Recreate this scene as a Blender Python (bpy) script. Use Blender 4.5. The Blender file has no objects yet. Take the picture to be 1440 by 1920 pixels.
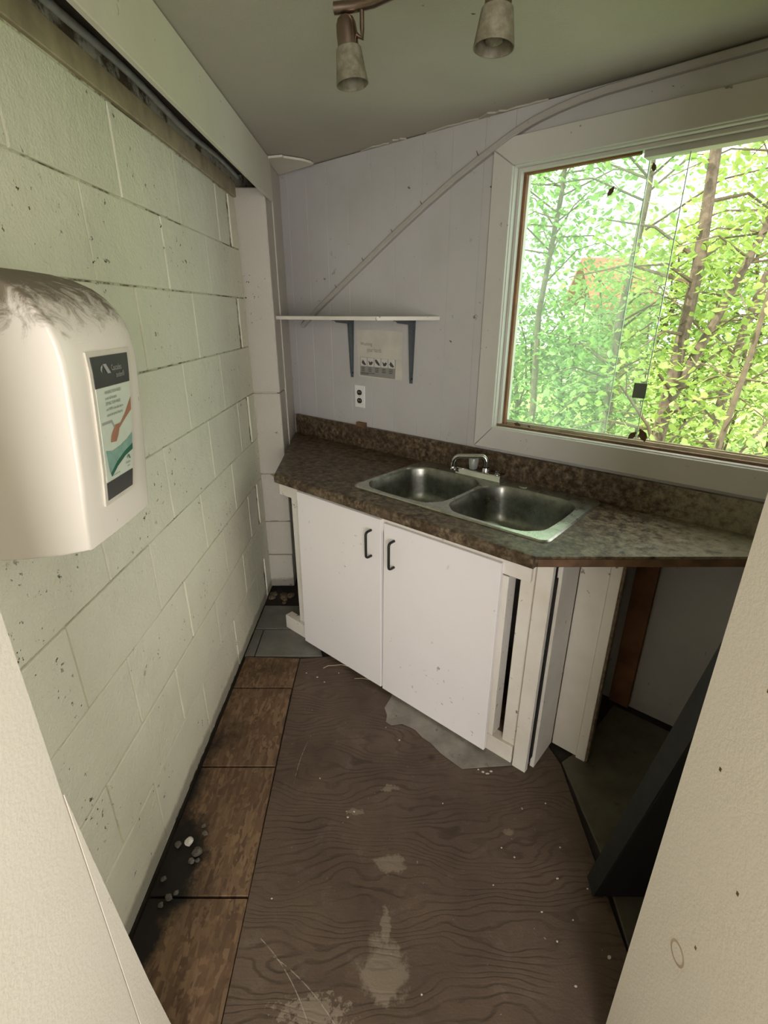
import bpy, bmesh, math, random
from mathutils import Vector, Matrix, noise
random.seed(7)
sc = bpy.context.scene
COL = sc.collection

# ------------------------------------------------------------------ camera
H = 1.55
cam = bpy.data.cameras.new('camera')
cam.sensor_fit = 'HORIZONTAL'
cam.sensor_width = 36.0
cam.lens = 36.0 * 930.0 / 1440.0
cam.clip_start = 0.01
cam.clip_end = 200
co = bpy.data.objects.new('camera', cam)
co.location = (0, 0, H)
co.rotation_euler = (math.radians(90 - 21.8), 0, 0)
COL.objects.link(co)
sc.camera = co

# ------------------------------------------------------------------ sky, sun, daylight
w = bpy.data.worlds.new('overcast_sky')
sc.world = w
w.use_nodes = True
bg = w.node_tree.nodes['Background']
bg.inputs[0].default_value = (0.98, 0.98, 0.92, 1)
bg.inputs[1].default_value = 3.0
sun = bpy.data.lights.new('sun', 'SUN')
sun.energy = 7.0
sun.angle = math.radians(1.5)
sun.color = (1.0, 0.92, 0.74)
so = bpy.data.objects.new('sun', sun)
so.rotation_euler = (math.radians(36), 0, math.radians(-68))
so.location = (-4, 1, 8)
COL.objects.link(so)

AZ = math.radians(41.2)
EV = Vector((math.cos(AZ), -math.sin(AZ), 0))
NV = Vector((math.sin(AZ), math.cos(AZ), 0))
def EN(e, n, z):
    return EV * e + NV * n + Vector((0, 0, z))

def area(name, loc, target, sx, sy, energy, color=(1, 1, 1)):
    l = bpy.data.lights.new(name, 'AREA')
    l.shape = 'RECTANGLE'
    l.size, l.size_y = sx, sy
    l.energy = energy
    l.color = color
    o = bpy.data.objects.new(name, l)
    o.location = loc
    o.rotation_euler = (Vector(target) - Vector(loc)).to_track_quat('-Z', 'Y').to_euler()
    COL.objects.link(o)
    return o
# daylight falling in through the open entrance behind the camera
area('entrance_daylight', (0.25, -1.98, 1.25), (0.25, 0, 1.15), 1.3, 1.9, 44, (1.0, 0.93, 0.915))
# fill light added in the unseen hall to brighten left reveal and dispenser
area('hall_side_fill', (1.49, -.75, 1.45), (0, -.35, 1.35), 0.9, 1.1, 9, (1.0, 0.93, 0.92))
po = area('window_portal', EN(-0.52, 2.07, 1.56), EN(-0.52, 1.0, 1.56), 1.02, 0.92, 1)
po.data.cycles.is_portal = True

sc.view_settings.view_transform = 'Standard'
sc.view_settings.look = 'None'
sc.view_settings.exposure = 0.26
sc.view_settings.gamma = 1.0
sc.view_settings.use_curve_mapping = False
sc.cycles.use_denoising = True
sc.cycles.max_bounces = 8
sc.cycles.diffuse_bounces = 5
sc.cycles.glossy_bounces = 4
sc.cycles.transparent_max_bounces = 16
sc.cycles.sample_clamp_indirect = 6.0
sc.cycles.caustics_reflective = False
sc.cycles.caustics_refractive = False

# ------------------------------------------------------------------ materials
class NT:
    def __init__(s, name):
        s.m = bpy.data.materials.new(name)
        s.m.use_nodes = True
        s.t = s.m.node_tree
        s.b = s.t.nodes['Principled BSDF']
        s.out = s.t.nodes['Material Output']
        s._c = None
    def n(s, typ, **kw):
        nd = s.t.nodes.new(typ)
        for k, v in kw.items():
            if k.startswith('i_'):
                key = k[2:]
                key = int(key) if key.isdigit() else key.replace('_', ' ')
                s.put(nd.inputs[key], v)
            else:
                setattr(nd, k, v)
        return nd
    def put(s, sock, v):
        if hasattr(v, 'links') and hasattr(v, 'is_linked') or isinstance(v, bpy.types.NodeSocket):
            s.t.links.new(v, sock)
        elif isinstance(v, (tuple, list)) and len(v) == 3 and sock.type == 'RGBA':
            sock.default_value = (*v, 1)
        else:
            sock.default_value = v
    def co(s):
        if s._c is None:
            s._c = s.n('ShaderNodeTexCoord').outputs['Object']
        return s._c
    def map(s, scale=(1, 1, 1), rot=(0, 0, 0), loc=(0, 0, 0), src=None):
        return s.n('ShaderNodeMapping', i_Vector=src or s.co(), i_Scale=scale, i_Rotation=rot, i_Location=loc).outputs[0]
    def noise(s, scale, detail=4, rough=.55, vec=None, dist=0):
        return s.n('ShaderNodeTexNoise', i_Vector=vec or s.co(), i_Scale=scale, i_Detail=detail, i_Roughness=rough, i_Distortion=dist).outputs['Fac']
    def ramp(s, fac, *stops):
        r = s.n('ShaderNodeValToRGB')
        s.put(r.inputs[0], fac)
        el = r.color_ramp.elements
        while len(el) < len(stops):
            el.new(.5)
        for e_, (p, c) in zip(el, stops):
            e_.position = p
            e_.color = (c, c, c, 1) if not isinstance(c, tuple) else (*c, 1)
        return r.outputs[0]
    def mix(s, fac, a, b, mode='MIX'):
        m = s.n('ShaderNodeMix', data_type='RGBA', blend_type=mode)
        s.put(m.inputs[0], fac); s.put(m.inputs[6], a); s.put(m.inputs[7], b)
        return m.outputs[2]
    def math(s, op, a, b=0.0, c=0.0):
        m = s.n('ShaderNodeMath', operation=op)
        s.put(m.inputs[0], a); s.put(m.inputs[1], b); s.put(m.inputs[2], c)
        return m.outputs[0]
    def xyz(s, src=None):
        x = s.n('ShaderNodeSeparateXYZ')
        s.put(x.inputs[0], src or s.co())
        return x.outputs
    def bump(s, h, strength=.3, dist=.01):
        b = s.n('ShaderNodeBump', i_Height=h, i_Strength=strength, i_Distance=dist)
        s.put(s.b.inputs['Normal'], b.outputs[0])
    def set(s, col=None, rough=None, metal=None, spec=None, **kw):
        if col is not None: s.put(s.b.inputs['Base Color'], col)
        if rough is not None: s.put(s.b.inputs['Roughness'], rough)
        if metal is not None: s.put(s.b.inputs['Metallic'], metal)
        if spec is not None: s.put(s.b.inputs['Specular IOR Level'], spec)
        for k, v in kw.items():
            s.put(s.b.inputs[k.replace('_', ' ')], v)
        return s.m

def plain(name, col, rough=.6, metal=0, var=.12, scale=18, bump=.0, spec=None):
    t = NT(name)
    f = t.noise(scale, 5)
    c2 = tuple(max(0, c * (1 - var)) for c in col)
    t.set(t.mix(t.ramp(f, (.35, 0.), (.65, 1.)), c2, col), rough, metal, spec)
    if bump: t.bump(t.noise(scale * 6, 4), bump, .004)
    return t.m

def painted(name, col, rough=.55, speck=.62, speckcol=(.10, .085, .06), dirt=.35, dirtcol=(.35, .32, .24), bscale=90, bstr=.25, sscale=26):
    """old paint: soft discolouring, small dark nicks, slight relief"""
    t = NT(name)
    big = t.ramp(t.noise(2.6, 5, .6), (.42, 0.), (.75, 1.))
    c = t.mix(t.math('MULTIPLY', big, dirt), col, dirtcol)
    s1 = t.ramp(t.noise(sscale, 3, .7), (speck, 0.), (speck + .03, 1.))
    s2 = t.ramp(t.noise(3.1, 2), (.5, 0.), (.62, 1.))
    c = t.mix(t.math('MULTIPLY', s1, s2), c, speckcol)
    t.set(c, rough, 0, .35)
    t.bump(t.math('SUBTRACT', t.noise(bscale, 4, .6), t.math('MULTIPLY', s1, s2)), bstr, .006)
    return t.m

MAT = {}
# painted concrete block
def m_block(name, col):
    t = NT(name)
    geo = t.n('ShaderNodeNewGeometry').outputs['Position']
    rnd = t.n('ShaderNodeObjectInfo').outputs['Random']
    c = t.mix(t.math('MULTIPLY', rnd, .25), col, tuple(x * .88 for x in col))
    c = t.mix(t.math('MULTIPLY', t.ramp(t.noise(2.2, 5, .6, geo), (.45, 0.), (.8, 1.)), .3), c, (.50, .49, .40))
    # dark scuffs and pits, gathered in patches
    pit = t.ramp(t.noise(44, 3, .7, geo), (.648, 0.), (.68, 1.))
    gate = t.ramp(t.noise(4.3, 3, .6, geo), (.52, 0.), (.60, 1.))
    pit = t.math('MULTIPLY', pit, gate)
    c = t.mix(pit, c, (.09, .075, .045))
    # damp dirt close to the floor
    z = t.xyz(geo)[2]
    low = t.math('SUBTRACT', t.math('ADD', .05, t.math('MULTIPLY', t.noise(14, 4, .6, geo), .05)), z)
    low = t.ramp(t.math('MULTIPLY', low, 30), (.35, 0.), (1., 1.))
    c = t.mix(t.math('MULTIPLY', low, .6), c, (.16, .14, .11))
    t.set(c, .58, 0, .4)
    h = t.math('ADD', t.math('MULTIPLY', t.noise(120, 4, .65, geo), .5), t.math('MULTIPLY', t.noise(16, 3, .5, geo), .9))
    t.bump(t.math('SUBTRACT', h, pit), .75, .009)
    return t.m
MAT['block'] = m_block('painted_block', (.87, .86, .70))
MAT['pillar'] = m_block('painted_pillar_block', (.58, .55, .48))
def m_mortar():
    t = NT('painted_mortar')
    geo = t.n('ShaderNodeNewGeometry').outputs['Position']
    f = t.ramp(t.noise(8, 5, .75, geo), (.48, 0.), (.58, 1.))
    t.set(t.mix(f, (.70, .69, .56), (.15, .115, .07)), .8)
    return t.m
MAT['mortar'] = m_mortar()
MAT['panel'] = painted('wall_panel_paint', (.49, .472, .465), .42, .66, (.12, .10, .09), .40, (.34, .32, .29), 40, .08)
MAT['casing'] = painted('casing_paint', (.56, .545, .50), .40, .68, dirt=.3, bscale=50, bstr=.08)
MAT['jamb_paint'] = painted('cream_paint', (.73, .685, .59), .5, .70, (.22, .15, .09), .22, (.55, .50, .38), 160, .16)
MAT['board_paint'] = painted('fascia_paint', (.70, .68, .57), .5, .70, dirt=.25, bscale=70, bstr=.1)
MAT['ceiling'] = painted('ceiling_paint', (.44, .415, .345), .7, .72, dirt=.35, dirtcol=(.29, .27, .21), bscale=130, bstr=.15)
MAT['door_paint'] = painted('door_paint', (.84, .80, .795), .34, .665, (.30, .25, .20), .12, (.62, .56, .50), 60, .05, 30)
MAT['frame_paint'] = painted('frame_paint', (.76, .725, .66), .5, .655, (.20, .15, .10), .5, (.48, .41, .31), 60, .2, 34)
MAT['raw_wood'] = plain('raw_wood', (.20, .11, .055), .75, 0, .5, 14, .2)
MAT['raw_edge'] = plain('raw_board_edge', (.20, .14, .085), .9, 0, .6, 60, .6)
MAT['stud'] = plain('stud_wood', (.27, .125, .055), .7, 0, .4, 9, .2)
MAT['dark_wood'] = plain('dark_joist_wood', (.075, .055, .04), .85, 0, .4, 10, .2)
MAT['tan_wood'] = plain('tan_plate_wood', (.52, .44, .30), .7, 0, .35, 12, .2)
MAT['metal_grey'] = plain('galvanised_conduit', (.42, .45, .45), .45, .5, .25, 20)
MAT['bracket'] = plain('grey_bracket_steel', (.085, .10, .105), .45, 0, .25, 30)
MAT['black'] = plain('black_handle', (.008, .008, .008), .5, 0, .1)
MAT['rubber_gap_shade'] = plain('black_rubber_and_gap_shade', (.01, .009, .008), .8)  # black of cable and screws; on the cabinet strip it paints gap shade
MAT['outlet'] = plain('outlet_plate', (.78, .77, .73), .35, 0, .06)
MAT['black_slab'] = plain('black_slab_face', (.006, .007, .007), .75, 0, .3, 12)
MAT['slab_edge'] = plain('black_slab_edge', (.013, .016, .0145), .7, 0, .4, 20)

def m_counter():
    t = NT('brown_stone_laminate')
    c = t.ramp(t.noise(42, 6, .72), (.34, (.013, .009, .006)), (.47, (.070, .046, .028)), (.56, (.15, .108, .068)), (.70, (.27, .22, .15)))
    big = t.ramp(t.noise(6, 4, .6), (.38, 0.), (.68, 1.))
    c = t.mix(t.math('MULTIPLY', big, .55), c, (.070, .046, .026))
    # dust film, thicker near the right-hand end
    x = t.xyz()[0]
    d = t.ramp(t.math('ADD', t.math('MULTIPLY', t.noise(24, 6, .75), .9), t.math('MULTIPLY', x, .50)), (.78, 0.), (1.12, 1.))
    c = t.mix(t.math('MULTIPLY', d, .5), c, (.42, .39, .27))
    t.set(c, t.ramp(t.noise(30, 4), (.3, .30), (.7, .52)), 0, .32)
    t.bump(t.noise(90, 3), .06, .003)
    return t.m
MAT['counter'] = m_counter()

def m_steel(name, ca, cb, r0, r1):
    t = NT(name)
    f = t.noise(30, 5, .7)
    c = t.mix(t.ramp(f, (.4, 0.), (.7, 1.)), ca, cb)
    t.set(c, t.ramp(t.noise(12, 5, .7), (.3, r0), (.75, r1)), 1.0)
    t.bump(t.noise(14, 2, vec=t.map((1, 60, 1))), .03, .002)
    return t.m
MAT['steel'] = m_steel('stainless_steel', (.60, .60, .55), (.42, .42, .37), .22, .42)
MAT['steel_bowl'] = m_steel('dull_shaded_steel', (.32, .32, .285), (.19, .19, .16), .24, .46)  # duller copy of the sink steel, darkened to hold the bowls' dim reflections
MAT['chrome'] = plain('chrome', (.72, .72, .70), .10, 1.0, .1, 30)
MAT['bronze'] = plain('brushed_bronze', (.30, .225, .18), .30, 1.0, .2, 30)
def m_shade():
    t = NT('dusty_frosted_glass')
    c = t.mix(t.ramp(t.noise(60, 5, .7), (.4, 0.), (.65, 1.)), (.16, .14, .09), (.28, .26, .18))
    t.set(c, .5, 0, .4)
    t.b.inputs['Transmission Weight'].default_value = .25
    return t.m
MAT['shade'] = m_shade()
def m_acrylic():
    t = NT('clear_acrylic')
    t.set((.72, .76, .70), .12, 0, .6)
    t.b.inputs['Transmission Weight'].default_value = .6
    return t.m
MAT['acrylic'] = m_acrylic()

def m_plastic():
    t = NT('off_white_plastic')
    geo = t.n('ShaderNodeNewGeometry').outputs['Position']
    z = t.xyz(geo)[2]
    d = t.math('ADD', t.math('MULTIPLY', t.math('SUBTRACT', z, 1.522), 14), t.math('MULTIPLY', t.math('SUBTRACT', t.noise(26, 6, .75, geo, 1.0), .5), 3.2))
    d = t.ramp(d, (.05, 0.), (.95, 1.))
    c = t.mix(t.math('MULTIPLY', d, .88), (.80, .75, .665), (.12, .092, .048))
    sc1 = t.ramp(t.noise(20, 2, .6, t.map((3, 3, .8), (0.3, 0.2, 0), src=geo)), (.735, 0.), (.75, 1.))
    c = t.mix(t.math('MULTIPLY', sc1, .5), c, (.25, .22, .2))
    t.set(c, t.math('ADD', .26, t.math('MULTIPLY', d, .5)), 0, .5)
    return t.m
MAT['plastic'] = m_plastic()

# plywood with strong cathedral grain running across the room, scuffs and plaster blots
def blot(t, cx, cy, rx, ry, ns=26, amt=.9, soft=.86):
    x, y, z = t.xyz()
    dx = t.math('DIVIDE', t.math('SUBTRACT', x, cx), rx)
    dy = t.math('DIVIDE', t.math('SUBTRACT', y, cy), ry)
    d = t.math('SQRT', t.math('ADD', t.math('MULTIPLY', dx, dx), t.math('MULTIPLY', dy, dy)))
    d = t.math('ADD', d, t.math('MULTIPLY', t.math('SUBTRACT', t.noise(ns, 5, .7), .5), amt * 2))
    return t.ramp(d, (soft, 1.), (1.0, 0.))
def scratch(t, cx, cy, r, a0, a1, wd=.0011):
    x, y, z = t.xyz()
    dx = t.math('SUBTRACT', x, cx); dy = t.math('SUBTRACT', y, cy)
    d = t.math('SQRT', t.math('ADD', t.math('MULTIPLY', dx, dx), t.math('MULTIPLY', dy, dy)))
    ring = t.math('LESS_THAN', t.math('ABSOLUTE', t.math('SUBTRACT', d, r)), wd)
    an = t.math('ARCTAN2', dy, dx)
    m = t.math('MULTIPLY', t.math('GREATER_THAN', an, a0), t.math('LESS_THAN', an, a1))
    m = t.math('MULTIPLY', m, ring)
    return t.math('MULTIPLY', m, t.ramp(t.noise(45, 3), (.38, 0.), (.55, 1.)))
def m_ply():
    t = NT('worn_plywood')
    x, y, z = t.xyz()
    lo = t.noise(1.0, 2, .45, t.map((2.6, 5.5, 1)))
    wob = t.noise(1.0, 3, .5, t.map((9, 26, 1)))
    s = t.math('ADD', t.math('MULTIPLY', y, 30), t.math('ADD', t.math('MULTIPLY', lo, 8.5), t.math('MULTIPLY', wob, .9)))
    g = t.math('SINE', t.math('MULTIPLY', s, 9.5))
    g = t.ramp(t.math('MULTIPLY_ADD', g, .5, .5), (.0, 1.), (.14, .6), (.36, 0.))
    fade = t.ramp(t.noise(5, 4, .65), (.36, .08), (.62, 1.))
    g = t.math('MULTIPLY', g, fade)
    base = t.mix(t.ramp(t.noise(3.2, 5, .6), (.35, 0.), (.7, 1.)), (.085, .057, .040), (.155, .108, .078))
    fine = t.noise(1, 4, .6, t.map((18, 260, 1)))
    base = t.mix(t.ramp(fine, (.35, .35), (.65, 0.)), base, (.07, .05, .036))
    c = t.mix(t.math('MULTIPLY', g, .56), base, (.034, .022, .015))
    kn = t.ramp(t.n('ShaderNodeTexVoronoi', i_Vector=t.map((4.2, 4.2, 1)), i_Scale=1.0).outputs['Distance'], (.035, 1.), (.085, 0.))
    c = t.mix(t.math('MULTIPLY', kn, .75), c, (.028, .018, .012))
    for b in ((.02, 1.0, .05, .028, 30, 1.3), (.0, .735, .065, .075, 24, 1.1), (.005, .84, .016, .045, 40, 1.2), (-.17, .655, .085, .035, 50, 2.2), (.40, 1.10, .02, .012, 50, 1.2), (-.10, 1.17, .03, .014, 50, 1.6), (.02, 1.26, .03, .015, 50, 1.8)):
        c = t.mix(t.math('MULTIPLY', blot(t, *b, .70), .55), c, (.30, .245, .185))
    dark = t.ramp(t.noise(2.1, 4, .6), (.52, 0.), (.78, 1.))
    c = t.mix(t.math('MULTIPLY', dark, .45), c, (.05, .033, .023))
    dust = t.ramp(t.noise(9, 6, .75), (.56, 0.), (.70, 1.))
    c = t.mix(t.math('MULTIPLY', dust, .30), c, (.22, .185, .145))
    fleck = t.ramp(t.noise(85, 2, .5), (.735, 0.), (.75, 1.))
    c = t.mix(t.math('MULTIPLY', fleck, t.ramp(t.noise(6, 2), (.5, 0.), (.6, 1.))), c, (.45, .41, .35))
    for q in ((.42, 1.28, .74, 2.85, 3.6), (.30, 1.36, .66, 3.25, 3.75), (-.62, .40, .50, .35, .95), (-.55, .25, .58, .55, 1.1), (.45, 1.5, 1.02, 3.45, 3.95)):
        c = t.mix(t.math('MULTIPLY', scratch(t, *q), .6), c, (.42, .38, .31))
    t.set(c, t.ramp(t.noise(8, 4), (.3, .48), (.7, .72)), 0, .35)
    t.bump(t.math('SUBTRACT', t.noise(160, 3), t.math('MULTIPLY', g, 1.2)), .22, .004)
    return t.m
MAT['ply'] = m_ply()
def m_osb():
    t = NT('oriented_strand_board')
    def lay(rot, sc_, seed):
        v = t.n('ShaderNodeTexVoronoi', i_Vector=t.map((sc_, sc_ * .22, 1), (0, 0, rot), (seed, seed, 0)), i_Scale=1.0, i_Randomness=1.0)
        return v.outputs['Color']
    a = t.xyz(lay(.5, 90, 0))[0]
    b = t.xyz(lay(-.7, 78, 3))[1]
    sel = t.ramp(t.noise(30, 2), (.47, 0.), (.53, 1.))
    f = t.mix(sel, a, b)
    c = t.ramp(f, (.0, (.098, .056, .031)), (.5, (.155, .092, .051)), (1., (.235, .150, .086)))
    c = t.mix(t.math('MULTIPLY', t.ramp(t.noise(5, 4), (.42, 0.), (.7, 1.)), .6), c, (.085, .052, .032))
    # black rot along the wall side, widest by the crumbled patch
    x, y, z = t.xyz()
    for bb, k_ in (((-.64, .98, .10, .19, 18, .8, .62), 1.), ((-.665, .78, .085, .20, 14, .8, .6), 1.), ((-.61, 1.50, .075, .075, 14, 1.3, .0), .75), ((-.69, 1.25, .07, .40, 12, .9, .3), .95), ((-.60, 1.08, .07, .09, 16, 1.2, .1), .8), ((-.56, .93, .10, .12, 10, 1.2, .0), .55),
                   ((-.52, 1.90, .20, .07, 9, 1.3, .0), .5)):
        c = t.mix(t.math('MULTIPLY', blot(t, *bb), k_), c, (.012, .009, .007))
    t.set(c, .62, 0, .35)
    t.bump(f, .15, .003)
    return t.m
MAT['osb'] = m_osb()
def m_vinyl(name, col, col2):
    t = NT(name)
    c = t.mix(t.ramp(t.noise(9, 5, .65), (.35, 0.), (.68, 1.)), col, col2)
    st = t.ramp(t.noise(16, 5, .7), (.60, 0.), (.72, 1.))
    c = t.mix(t.math('MULTIPLY', st, .8), c, (.035, .028, .02))
    t.set(c, .45, 0, .4)
    return t.m
MAT['vinyl'] = m_vinyl('grey_vinyl_tile', (.19, .185, .165), (.13, .125, .11))
MAT['vinyl_scrap'] = m_vinyl('torn_grey_vinyl', (.30, .275, .24), (.17, .15, .125))
MAT['lino'] = m_vinyl('olive_linoleum', (.115, .105, .075), (.075, .065, .045))
MAT['subfloor'] = plain('dark_subfloor', (.035, .026, .02), .9, 0, .5, 9, .3)
MAT['rubble'] = plain('grey_rubble', (.17, .15, .125), .9, 0, .6, 60, .6)
MAT['chip'] = plain('white_paint_chip', (.68, .65, .58), .7, 0, .15, 40)
MAT['straw'] = plain('pale_fibre', (.42, .33, .22), .8, 0, .2, 40)
MAT['dead_leaf'] = plain('dry_leaf', (.13, .07, .03), .8, 0, .4, 60)
def m_glass(name, tint, haze, hazecol):
    t = NT(name)
    nodes, L = t.t.nodes, t.t.links
    nodes.remove(t.b)
    tr = t.n('ShaderNodeBsdfTransparent', i_Color=tint)
    df = t.n('ShaderNodeBsdfDiffuse', i_Color=hazecol)
    tl = t.n('ShaderNodeBsdfTranslucent', i_Color=hazecol)
    gl = t.n('ShaderNodeBsdfGlossy', i_Color=(1, 1, 1), i_Roughness=.02)
    ad = t.n('ShaderNodeMixShader', i_0=.75, i_1=df.outputs[0], i_2=tl.outputs[0])
    f = t.math('MULTIPLY', t.ramp(t.noise(7, 5, .7), (.35, .45), (.7, 1.)), haze)
    m1 = t.n('ShaderNodeMixShader', i_0=f, i_1=tr.outputs[0], i_2=ad.outputs[0])
    m2 = t.n('ShaderNodeMixShader', i_0=.035, i_1=m1.outputs[0], i_2=gl.outputs[0])
    L.new(m2.outputs[0], t.out.inputs['Surface'])
    return t.m
MAT['glass'] = m_glass('dusty_window_glass', (.93, .985, .955), .065, (.86, .95, .90))
MAT['glass_edge'] = plain('glass_edge', (.45, .62, .50), .2, 0, .2)

MAT['latch'] = plain('grey_green_latch', (.16, .19, .16), .4, 0, .2, 30)
# ------------------------------------------------------------------ mesh helpers
class MB:
    def __init__(s):
        s.v, s.f, s.sm = [], [], False
    def add(s, vs, fs):
        o = len(s.v)
        s.v += [tuple(p) for p in vs]
        s.f += [tuple(i + o for i in f) for f in fs]
        return s
    def box(s, x0, x1, y0, y1, z0, z1):
        x0, x1 = min(x0, x1), max(x0, x1); y0, y1 = min(y0, y1), max(y0, y1); z0, z1 = min(z0, z1), max(z0, z1)
        return s.add([(x0, y0, z0), (x1, y0, z0), (x1, y1, z0), (x0, y1, z0), (x0, y0, z1), (x1, y0, z1), (x1, y1, z1), (x0, y1, z1)],
                     [(0, 3, 2, 1), (4, 5, 6, 7), (0, 1, 5, 4), (1, 2, 6, 5), (2, 3, 7, 6), (3, 0, 4, 7)])
    def hexa(s, p):   # 8 corners, bottom loop then top loop
        return s.add(p, [(0, 3, 2, 1), (4, 5, 6, 7), (0, 1, 5, 4), (1, 2, 6, 5), (2, 3, 7, 6), (3, 0, 4, 7)])
    def prism(s, poly, z0, z1):
        n = len(poly)
        vs = [(x, y, z0) for x, y in poly] + [(x, y, z1) for x, y in poly]
        return s.add(vs, [tuple(range(n))[::-1], tuple(range(n, 2 * n))] + [(i, (i + 1) % n, n + (i + 1) % n, n + i) for i in range(n)])
    def extr(s, poly, d):   # 3-D planar polygon extruded by vector d
        n = len(poly); d = Vector(d)
        vs = [tuple(p) for p in poly] + [tuple(Vector(p) + d) for p in poly]
        return s.add(vs, [tuple(range(n))[::-1], tuple(range(n, 2 * n))] + [(i, (i + 1) % n, n + (i + 1) % n, n + i) for i in range(n)])
    def tube(s, pts, r, seg=10, cap=True):
        pts = [Vector(p) for p in pts]
        rs = r if isinstance(r, (list, tuple)) else [r] * len(pts)
        up = Vector((0, 0, 1)); rings = []
        for i, p in enumerate(pts):
            d = (pts[min(i + 1, len(pts) - 1)] - pts[max(i - 1, 0)]).normalized()
            a = d.cross(up)
            if a.length < 1e-3: a = d.cross(Vector((1, 0, 0)))
            a.normalize(); b = d.cross(a).normalized()
            if i and (a.dot(rings[-1][1]) < 0): a, b = -a, -b
            rings.append((p, a, b, rs[i]))
        vs = []
        for p, a, b, rr in rings:
            for k in range(seg):
                t = 2 * math.pi * k / seg
                vs.append(p + a * math.cos(t) * rr + b * math.sin(t) * rr)
        fs = []
        for i in range(len(pts) - 1):
            for k in range(seg):
                fs.append((i * seg + k, i * seg + (k + 1) % seg, (i + 1) * seg + (k + 1) % seg, (i + 1) * seg + k))
        if cap:
            fs.append(tuple(range(seg))[::-1]); fs.append(tuple(range((len(pts) - 1) * seg, len(pts) * seg)))
        s.sm = True
        return s.add(vs, fs)
    def lathe(s, prof, origin=(0, 0, 0), axis=(0, 0, 1), seg=24):
        o = Vector(origin); ax = Vector(axis).normalized()
        a = ax.orthogonal().normalized(); b = ax.cross(a)
        vs = []
        for r, h in prof:
            for k in range(seg):
                t = 2 * math.pi * k / seg
                vs.append(o + ax * h + a * (r * math.cos(t)) + b * (r * math.sin(t)))
        fs = []
        for i in range(len(prof) - 1):
            for k in range(seg):
                fs.append((i * seg + k, i * seg + (k + 1) % seg, (i + 1) * seg + (k + 1) % seg, (i + 1) * seg + k))
        s.sm = True
        return s.add(vs, fs)

BASE = {}
def mk(name, mb, mat, parent=None, base=(0, 0, 0), en=True, label=None, cat=None, group=None, kind=None, bevel=0, seg=1, merge=True):
    """one mesh object; EN-frame coordinates (along the window wall, away from it, up) or plain world ones"""
    if parent is not None:
        base = BASE[parent.name]
    b = Vector(base)
    me = bpy.data.meshes.new(name)
    me.from_pydata([tuple(Vector(v) - b) for v in mb.v], [], mb.f)
    me.validate()
    bm = bmesh.new(); bm.from_mesh(me)
    if merge:
        bmesh.ops.remove_doubles(bm, verts=bm.verts, dist=1e-5)
        bmesh.ops.recalc_face_normals(bm, faces=bm.faces)
    if bevel:
        ed = [e_ for e_ in bm.edges if len(e_.link_faces) == 2 and e_.calc_face_angle(0) > .5]
        bmesh.ops.bevel(bm, geom=ed, offset=bevel, segments=seg, affect='EDGES', profile=.5, clamp_overlap=True)
    bm.to_mesh(me); bm.free()
    if mb.sm:
        for p in me.polygons: p.use_smooth = True
        try: me.set_sharp_from_angle(angle=math.radians(38))
        except Exception: pass
    me.materials.append(MAT[mat] if isinstance(mat, str) else mat)
    o = bpy.data.objects.new(name, me)
    COL.objects.link(o)
    if parent is not None:
        o.parent = parent
    elif en:
        o.location = EN(*base); o.rotation_euler = (0, 0, -AZ)
    else:
        o.location = base
    BASE[o.name] = tuple(base)
    return tag(o, label, cat, group, kind)
def tag(o, label=None, cat=None, group=None, kind=None):
    if label: o['label'] = label
    if cat: o['category'] = cat
    if group: o['group'] = group
    if kind: o['kind'] = kind
    return o
def thing(name, base, label=None, cat=None, group=None, en=True, kind=None):
    o = bpy.data.objects.new(name, None)
    o.empty_display_size = .05
    COL.objects.link(o)
    if en:
        o.location = EN(*base); o.rotation_euler = (0, 0, -AZ)
    else:
        o.location = base
    BASE[o.name] = tuple(base)
    return tag(o, label, cat, group, kind)
def lettering(parent, text, size, mat, origin, ux, uy, name='lettering', align='LEFT', xs=1.0, lift=.0006):
    """flat printed text, laid on the plane spanned by ux / uy at origin (parent frame coordinates)"""
    cu = bpy.data.curves.new('txt', 'FONT')
    cu.body = text; cu.size = size; cu.align_x = align; cu.space_line = .95
    cu.resolution_u = 2
    tmp = bpy.data.objects.new('txt', cu)
    COL.objects.link(tmp)
    dg = bpy.context.evaluated_depsgraph_get()
    me = bpy.data.meshes.new_from_object(tmp.evaluated_get(dg))
    bpy.data.objects.remove(tmp); bpy.data.curves.remove(cu)
    ux, uy = Vector(ux).normalized(), Vector(uy).normalized()
    nz = ux.cross(uy)
    b = Vector(BASE[parent.name]); o0 = Vector(origin) - b
    for v in me.vertices:
        v.co = o0 + ux * (v.co.x * xs) + uy * v.co.y + nz * lift
    me.materials.clear()
    me.materials.append(MAT[mat] if isinstance(mat, str) else mat)
    o = bpy.data.objects.new(name, me)
    o.parent = parent
    COL.objects.link(o)
    BASE[o.name] = BASE[parent.name]
    return o

# ================================================================== SETTING
YL = .50
XL, XR, YF = -0.685, 1.45, 0.60        # left wall, right wall, room side of the front wall
NB = 1.913                             # window wall plane
ZC = 2.22                              # ceiling
YH = -2.0                              # far end of the entrance hall behind the camera

# ---- floor
fl = mk('floor', MB().box(-1.6, 1.7, YH - .1, 3.3, -.12, -.012), 'subfloor', en=False, kind='structure')
def sheet(name, poly, mat, z0=-.012, z1=0.0, bevel=.0015):
    return mk(name, MB().prism(poly, z0, z1), mat, parent=fl, bevel=bevel)
# plywood sheet in the middle
sheet('plywood_sheet', [(-.362, -.35), (.63, -.35), (.636, .76), (.655, 1.36), (.63, 1.46), (-.02, 2.02), (-.30, 1.978), (-.405, 1.965), (-.405, 1.768)], 'ply')
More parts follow.
